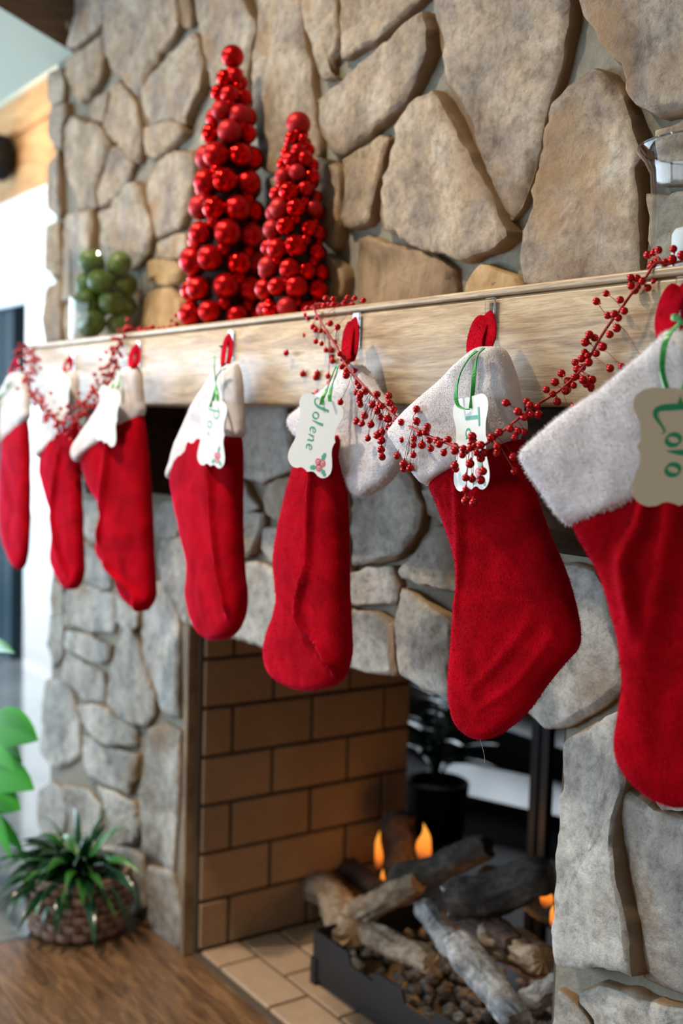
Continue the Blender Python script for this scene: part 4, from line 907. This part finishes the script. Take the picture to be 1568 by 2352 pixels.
log('fire_log', yy(1120, 2010, .70), yy(1290, 2095, .62), .036, M_log['dark'], 'charred log at the back right, under the right hand flame', GL, None, 12)
log('fire_log', yy(1090, 2090, .56), yy(1180, 2170, .48), .03, M_log['brown'], 'reddish brown log in the middle of the heap', GL, None, 13)
log('fire_log', (-.28, .46, FL+.14), (-.08, .62, FL+.15), .04, M_log['tan'], 'grey brown log at the right end of the grate, hidden by the stone pier', GL, M_cut, 14)
log('fire_log', (-.42, .66, FL+.14), (-.12, .50, FL+.22), .036, M_log['dark'], 'charred log across the right end of the grate, hidden by the stone pier', GL, None, 15)
gx0, gx1, gy0, gy1, gz0, gz1 = -.945, -.03, .375, .74, FL+.028, FL+.145
gr = empty('fire_grate', (-.5, .5, FL+.014), 'black metal log tray with a notched front panel on the firebox floor', 'grate')
mb = MB(); prof = [(gx0, gz0), (gx1, gz0), (gx1, gz1)]; x = gx1-.06
while x > gx0+.12:
    prof += [(x, gz1), (x-.012, gz1-.026), (x-.10, gz1-.026), (x-.112, gz1)]; x -= .20
prof += [(gx0, gz1)]; n = len(prof)
mb.add([(q[0], gy0, q[1]) for q in prof]+[(q[0], gy0+.006, q[1]) for q in prof], [tuple(range(n)), tuple(range(2*n-1, n-1, -1))]+[(i, (i+1) % n, n+(i+1) % n, n+i) for i in range(n)]); mb.build('front_panel', M_black, gr)
b = MB(); b.box((gx0, gy0+.006, gz0), (gx0+.006, gy1, gz1)); b.build('side_panel', M_black, gr)
b = MB(); b.box((gx1-.006, gy0+.006, gz0), (gx1, gy1, gz1)); b.build('side_panel', M_black, gr)
b = MB(); b.box((gx0+.006, gy0+.006, gz0+.04), (gx1-.006, gy1, gz0+.05)); b.build('tray', M_black, gr)
for x in (gx0, gx1-.02):
    for y in (gy0, gy1-.02):
        b = MB(); b.box((x-.004, y-.004, FL+.0145), (x+.018, y+.018, gz0+.05)); b.build('leg', M_black, gr)
emb = MB(); rr = random.Random(5); bm_ = bmesh.new(); bmesh.ops.create_icosphere(bm_, subdivisions=1, radius=1); iv_ = [v.co.copy() for v in bm_.verts]; if_ = [tuple(v.index for v in f.verts) for f in bm_.faces]; bm_.free()
for _ in range(420):
    c = Vector((rr.uniform(gx0+.03, gx1-.03), rr.uniform(gy0+.025, gy1-.03), gz0+.055+rr.uniform(-.004, .012))); r = rr.uniform(.008, .019); q = Matrix.Rotation(rr.uniform(0, 3), 3, 'X') @ Matrix.Rotation(rr.uniform(0, 3), 3, 'Z')
    emb.add([c+(q @ Vector((v.x*r*rr.uniform(.75, 1.15), v.y*r*.8, v.z*r*.65))) for v in iv_], if_)
tag(emb.build('ember_bed', M_log['ash'], label if False else None), 'bed of grey ash lumps under the logs', 'ash', kind='stuff')
def flame(x, y0, y1, Y, r, label, seed):
    a, b_ = yy(x, y0, Y), yy(x, y1, Y); a.x, a.y = b_.x, b_.y; H = (a-b_).length; mb = MB(); vs = []; n, k = 14, 14
    for i in range(k):
        s = i/(k-1); w = r*math.sin(math.pi*min(1, (s*.93+.07))**.72)*(1-.15*s); c = b_.lerp(a, s)+Vector((noise.noise(Vector((s*2.2, seed, 0)))*r*.9*s, 0, 0))
        for j_ in range(n): vs.append(c+Vector((w*math.cos(2*math.pi*j_/n), .55*w*math.sin(2*math.pi*j_/n), 0)))
    mb.add(vs, [(i*n+j_, i*n+(j_+1) % n, (i+1)*n+(j_+1) % n, (i+1)*n+j_) for i in range(k-1) for j_ in range(n)]+[tuple(range(n)), tuple(range((k-1)*n, k*n))])
    tag(mb.build('flame', M_flame, smooth=True), label, 'flame', 'orange flames among the logs')
flame(868, 1905, 1995, .74, .016, 'narrow orange flame left of the upright brown log', 1)
flame(972, 1890, 1978, .72, .028, 'broad orange flame right of the upright brown log', 2)
flame(1253, 2015, 2085, .60, .018, 'small orange flame at the right, beside the stone pier', 3)
flame(1268, 2075, 2130, .56, .008, 'thin low flame just below the right hand flame', 4)
flame(878, 1995, 2030, .66, .008, 'tiny reddish flame at the foot of the narrow left flame', 5)

# ------------------------------------------------------------------ beyond the fire: screen post, table, plant
fs_ = empty('fire_screen', (-.76, .95, FL), 'black fire screen frame standing behind the logs', 'fire screen')
pc = on_y(1246, 1800, .95)
for dx in (-.022, .014):
    b = MB(); b.box((pc.x+dx-.014, .938, FL), (pc.x+dx+.012, .962, -.40)); b.build('post', M_black, fs_, bevel=.002)
b = MB(); b.box((pc.x-.034, .942, FL+.10), (0.1, .958, FL+.13)); b.build('bottom_rail', M_black, fs_)
b = MB(); b.box((pc.x-.034, .942, -.44), (0.1, .958, -.415)); b.build('top_rail', M_black, fs_)
TA, TBb = on_z(1050, 1876, FL), on_z(1225, 1918, FL); ab = TBb-TA; TA = TA-ab*.75; TBb = TBb+ab*2.2; nb = Vector((-ab.y, ab.x, 0)).normalized()*.34
tz = on_y(1100, 1832, (on_z(1100, 1888, FL)).y).z
tb = empty('side_table', (TA+TBb)/2, 'low dark glossy table in the room behind the fireplace', 'table')
q = [TA, TBb, TBb+nb, TA+nb]
def slab(P, z0, z1, name, m, par):
    mb = MB(); n = len(P); mb.add([(p.x, p.y, z0) for p in P]+[(p.x, p.y, z1) for p in P], [tuple(range(n))[::-1], tuple(range(n, 2*n))]+[(i, (i+1) % n, n+(i+1) % n, n+i) for i in range(n)]); return mb.build(name, m, par)
cq = sum(q, Vector())/4
slab(q, tz-.035, tz, 'table_top', M_darkwood, tb); slab([cq.lerp(p, .985) for p in q], FL+.05, tz-.035, 'apron', M_darkwood, tb)
for p in q:
    p = cq.lerp(p, .9); b = MB(); b.box((p.x-.03, p.y-.03, FL), (p.x+.03, p.y+.03, FL+.05)); b.build('leg', M_darkwood, tb)
bn = empty('bench', (-2.2, 2.15, FL), 'low dark bench behind the glossy table in the back room', 'bench')
b = MB(); b.box((-3.2, 1.98, FL+.13), (-1.2, 2.34, FL+.17)); b.build('bench_top', M_darkwood, bn, bevel=.004)
b = MB(); b.box((-3.15, 2.0, FL+.03), (-1.25, 2.32, FL+.13)); b.build('bench_base', M_darkwood, bn)
for x in (-3.1, -1.36):
    for y in (2.02, 2.26): b = MB(); b.box((x, y, FL), (x+.05, y+.05, FL+.03)); b.build('leg', M_darkwood, bn)
ac = empty('armchair', on_y(1200, 1750, 2.6), 'pink upholstered chair back under the far window, seen through the firebox', 'chair')
A1, A2 = on_y(1150, 1745, 2.55), on_y(1330, 1690, 2.55)
b = MB(); b.box((A1.x, 2.5, FL+.1), (A2.x, 2.62, on_y(1200, 1672, 2.55).z)); b.build('backrest', M_pink, ac, bevel=.03, smooth=True)
b = MB(); b.box((A1.x, 2.38, FL+.25), (A2.x, 2.55, FL+.40)); b.build('seat', M_pink, ac, bevel=.03, smooth=True)
for x in (A1.x+.04, A2.x-.04):
    for y in (2.41, 2.56): b = MB(); b.box((x-.02, y-.02, FL), (x+.02, y+.02, FL+.25)); b.build('leg', M_darkwood, ac)
wf = MB(); wf.box((-3.3, 2.93, -.70), (-2.2, 2.98, -.66)); wf.box((-2.78, 2.93, -1.0), (-2.73, 2.98, -.35)); struct('window_3', wf, M_frame)

def leaf(mb, base_, d0, L, w, droop, fold=.25, twist=0, n=9, tip=1.0, m=0):
    d0 = Vector(d0).normalized(); hz = Vector((d0.x, d0.y, 0)); hz = hz.normalized() if hz.length > .01 else Vector((1, 0, 0))
    sd = Vector((-hz.y, hz.x, 0)); sd = (sd*math.cos(twist)+Vector((0, 0, 1))*math.sin(twist)); p = Vector(base_); el = math.atan2(d0.z, math.hypot(d0.x, d0.y)); vs = []
    for i in range(n):
        s = i/(n-1); ang = el-droop*s**1.2; d = hz*math.cos(ang)+Vector((0, 0, math.sin(ang))); nn = sd.cross(d)
        ww = w*(math.sin(math.pi*min(.999, .06+.94*s)**.8)**.8 if tip else 1)*.5
        vs += [p-sd*ww+nn*ww*fold, p, p+sd*ww+nn*ww*fold]; p = p+d*(L/(n-1))
    mb.add(vs, [f for i in range(n-1) for f in ((i*3, i*3+1, i*3+4, i*3+3), (i*3+1, i*3+2, i*3+5, i*3+4))], m)
# plant behind the fire
bp0 = on_y(1000, 1890, 1.25); bp = empty('potted_plant', (bp0.x, bp0.y, FL), 'dark leafy plant in a pot seen through the firebox opening', 'plant')
mb = MB(); mb.lathe([(0, 0), (.07, 0), (.09, .02), (.105, .20), (.098, .205), (.09, .18), (0, .18)], (bp0.x, bp0.y, FL), 24); mb.build('pot', M_blackplastic, bp, smooth=True)
rr = random.Random(21)
for k in range(26):
    a = rr.uniform(0, 6.28); st0 = Vector((bp0.x, bp0.y, FL+.19)); mb = MB(); L0 = rr.uniform(.05, .34); p = st0+Vector((math.cos(a)*.05*rr.random(), math.sin(a)*.05*rr.random(), L0))
    leaf(mb, p, (math.cos(a), math.sin(a), rr.uniform(.2, 1.0)), rr.uniform(.12, .2), rr.uniform(.045, .07), rr.uniform(.6, 1.8)); mb.tube([st0, p], .003, 5)
    mb.build('leaf', M_leafdark, bp, smooth=True, recalc=False)

# ------------------------------------------------------------------ plants on the left
BC = on_z(182, 2128, FL); BC.z = FL
pb = empty('basket_plant', BC, 'strappy dark green plant in a round woven basket on the floor by the stone pier', 'plant')
mb = MB(); mb.lathe([(0, .002), (.100, .002), (.120, .02), (.131, .07), (.132, .12), (.125, .155), (.117, .155), (.122, .12), (.12, .06), (.09, .03), (0, .03)], BC, 36); bk = mb.build('basket', M_basketdark, pb, smooth=True)
mb = MB(); rr = random.Random(8); rows = 6; cols = 18
for r_ in range(rows):
    z0 = .012+r_*.0245
    for c_ in range(cols):
        a = 2*math.pi*(c_+.5*(r_ % 2))/cols; rad = interp([(0, .116), (.02, .122), (.07, .132), (.12, .133), (.16, .126)], z0+.012)+rr.uniform(0, .002); da = 2*math.pi/cols*.47
        vs = []
        for i in range(5):
            aa = a-da+2*da*i/4; rr_ = rad+.007*math.sin(math.pi*i/4)
            for z in (z0+.002, z0+.0115, z0+.0215): vs.append(BC+Vector((math.cos(aa)*(rr_+(.003 if z == z0+.0115 else 0)), math.sin(aa)*(rr_+(.003 if z == z0+.0115 else 0)), z)))
        mb.add(vs, [(i*3+k, i*3+k+1, i*3+k+4, i*3+k+3) for i in range(4) for k in range(2)])
wv = mb.build('woven_strips', M_basket, bk, smooth=True, recalc=False); wv['kind'] = 'stuff'
mb = MB(); mb.tube([BC+Vector((.125*math.cos(k*math.pi/18), .125*math.sin(k*math.pi/18), .158)) for k in range(37)], .007, 8, cap=False); mb.build('rim', M_basket, bk, smooth=True)
mb = MB(); mb.lathe([(0, .125), (.119, .125), (.119, .12), (0, .12)], BC, 24); mb.build('soil', M_soil, pb)
rr = random.Random(31)
for k in range(120):
    a = rr.uniform(0, 6.28); el = rr.uniform(.1, 1.45); mb = MB(); r0 = rr.uniform(0, .05)
    if math.sin(a) > .5 and el < 1.25: a = -a
    leaf(mb, BC+Vector((r0*math.cos(a), r0*math.sin(a), .135)), (math.cos(a)*math.cos(el), math.sin(a)*math.cos(el), math.sin(el)), rr.uniform(.13, .235), rr.uniform(.020, .034), rr.uniform(1.1, 2.3), .3, rr.uniform(-.9, .9))
    mb.build('leaf', M_leafdark if k % 3 else M_leafmid, pb, smooth=True, recalc=False)
FP = Vector((-1.98, -.28, FL))
fp = empty('floor_plant', FP, 'bright green broad leaved plant at the left edge of the photo by the glass door', 'plant')
mb = MB(); mb.lathe([(0, 0), (.13, 0), (.15, .02), (.18, .30), (.172, .305), (.16, .28), (0, .28)], FP, 32); mb.build('planter', M_slate, fp, smooth=True)
mb = MB(); mb.lathe([(0, .283), (.158, .283), (.158, .27), (0, .27)], FP, 24); mb.build('soil', M_soil, fp)
mb = MB(); mb.tube(catmull([FP+Vector((0, 0, .28)), FP+Vector((.01, .02, .55)), FP+Vector((-.02, .02, .85)), FP+Vector((-.03, 0, 1.15))], 14), .010, 8); mb.build('trunk', M_log['tan'], fp, smooth=True)
rr = random.Random(44)
def tleaf(x, y, Y, tx, ty, TY, w, m, droop=.9):
    a, b_ = on_y(x, y, Y), on_y(tx, ty, TY); mb = MB(); d = b_-a; leaf(mb, a, (d.x, d.y, d.z+.35*d.length*droop), d.length*1.12, w, droop, .2, 1.15); mb.tube([a, a.lerp(FP+Vector((0, 0, a.z-FP.z-.03)), .5), FP+Vector((0, .01, a.z-FP.z-.06))], .0025, 5); mb.build('leaf', m, fp, smooth=True, recalc=False)
for q in ((-60, 1690, -.20, 75, 1685, -.12, .115), (-70, 1750, -.18, 40, 1735, -.12, .105), (-60, 1790, -.20, 68, 1800, -.12, .10), (-70, 1830, -.22, 40, 1850, -.14, .10), (-80, 1520, -.24, 22, 1482, -.2, .045), (-60, 1730, -.24, 30, 1760, -.2, .05), (-50, 1850, -.2, 20, 1960, -.18, .05), (-60, 1870, -.2, 48, 1950, -.12, .05)):
    tleaf(*q, M_leafbright if q[6] > .046 else M_leafmid)
for k in range(34):
    a = rr.uniform(1.6, 5.6); z = rr.uniform(.45, 1.18); p = FP+Vector((-.02+.05*math.cos(a), .05*math.sin(a), z)); mb = MB()
    leaf(mb, p, (math.cos(a), math.sin(a), rr.uniform(.1, .8)), rr.uniform(.16, .24), rr.uniform(.05, .075), rr.uniform(.7, 1.6), .2); mb.tube([FP+Vector((-.02, .01, z-.03)), p], .003, 5)
    mb.build('leaf', M_leafbright if k % 3 else M_leafmid, fp, smooth=True, recalc=False)

# ------------------------------------------------------------------ recessed ceiling lamps in front of the mantel; the last is added warm fill
for i, (x, y) in enumerate(((-2.75, -1.0), (-1.75, -1.0), (-.75, -1.0), (2.2, -1.9))):
    t = empty('recessed_lamp', (x, y, ZT), 'round recessed ceiling lamp, %s the chimney breast' % ('left of', 'above the left half of', 'above the middle of', 'added as warm fill out in the room to the right of')[i], 'lamp', 'ceiling lamps')
    mb = MB(); mb.lathe([(.075, 0), (.075, -.006), (.058, -.008), (.055, 0)], (x, y, ZT-.001), 24); mb.build('trim_ring', M_card, t, smooth=True)
    mb = MB(); mb.lathe([(0, -.003), (.055, -.003)], (x, y, ZT-.001), 24); mb.build('lens', M_lamp, t)
    d = bpy.data.lights.new('lamp_light', 'SPOT'); d.energy = (60, 120, 225, 110)[i]; d.color = (1, .83, .62); d.spot_size = 2.4; d.spot_blend = .9; d.shadow_soft_size = .05
    o = bpy.data.objects.new('lamp_light', d); COL.objects.link(o); o.parent = t; o.location = (0, 0, -.03)
# uplight behind the fascia makes the wood panel glow
d = bpy.data.lights.new('fascia_light', 'POINT'); d.energy = 9; d.color = (1, .62, .26); d.shadow_soft_size = .1
o = bpy.data.objects.new('fascia_light', d); COL.objects.link(o); o.location = (-4.35, FX-.35, 1.33)
# glow of the gas fire
for x, y, z, e in ((-.93, .66, -1.12, .7), (-.55, .6, -1.14, .5)):
    d = bpy.data.lights.new('fire_light', 'POINT'); d.energy = e; d.color = (1, .45, .12); d.shadow_soft_size = .05
    o = bpy.data.objects.new('fire_light', d); COL.objects.link(o); o.location = (x, y, z)

# lift everything so the floor is at z = 0
for o in list(SC.objects):
    if o.parent is None: o.location.z -= FL
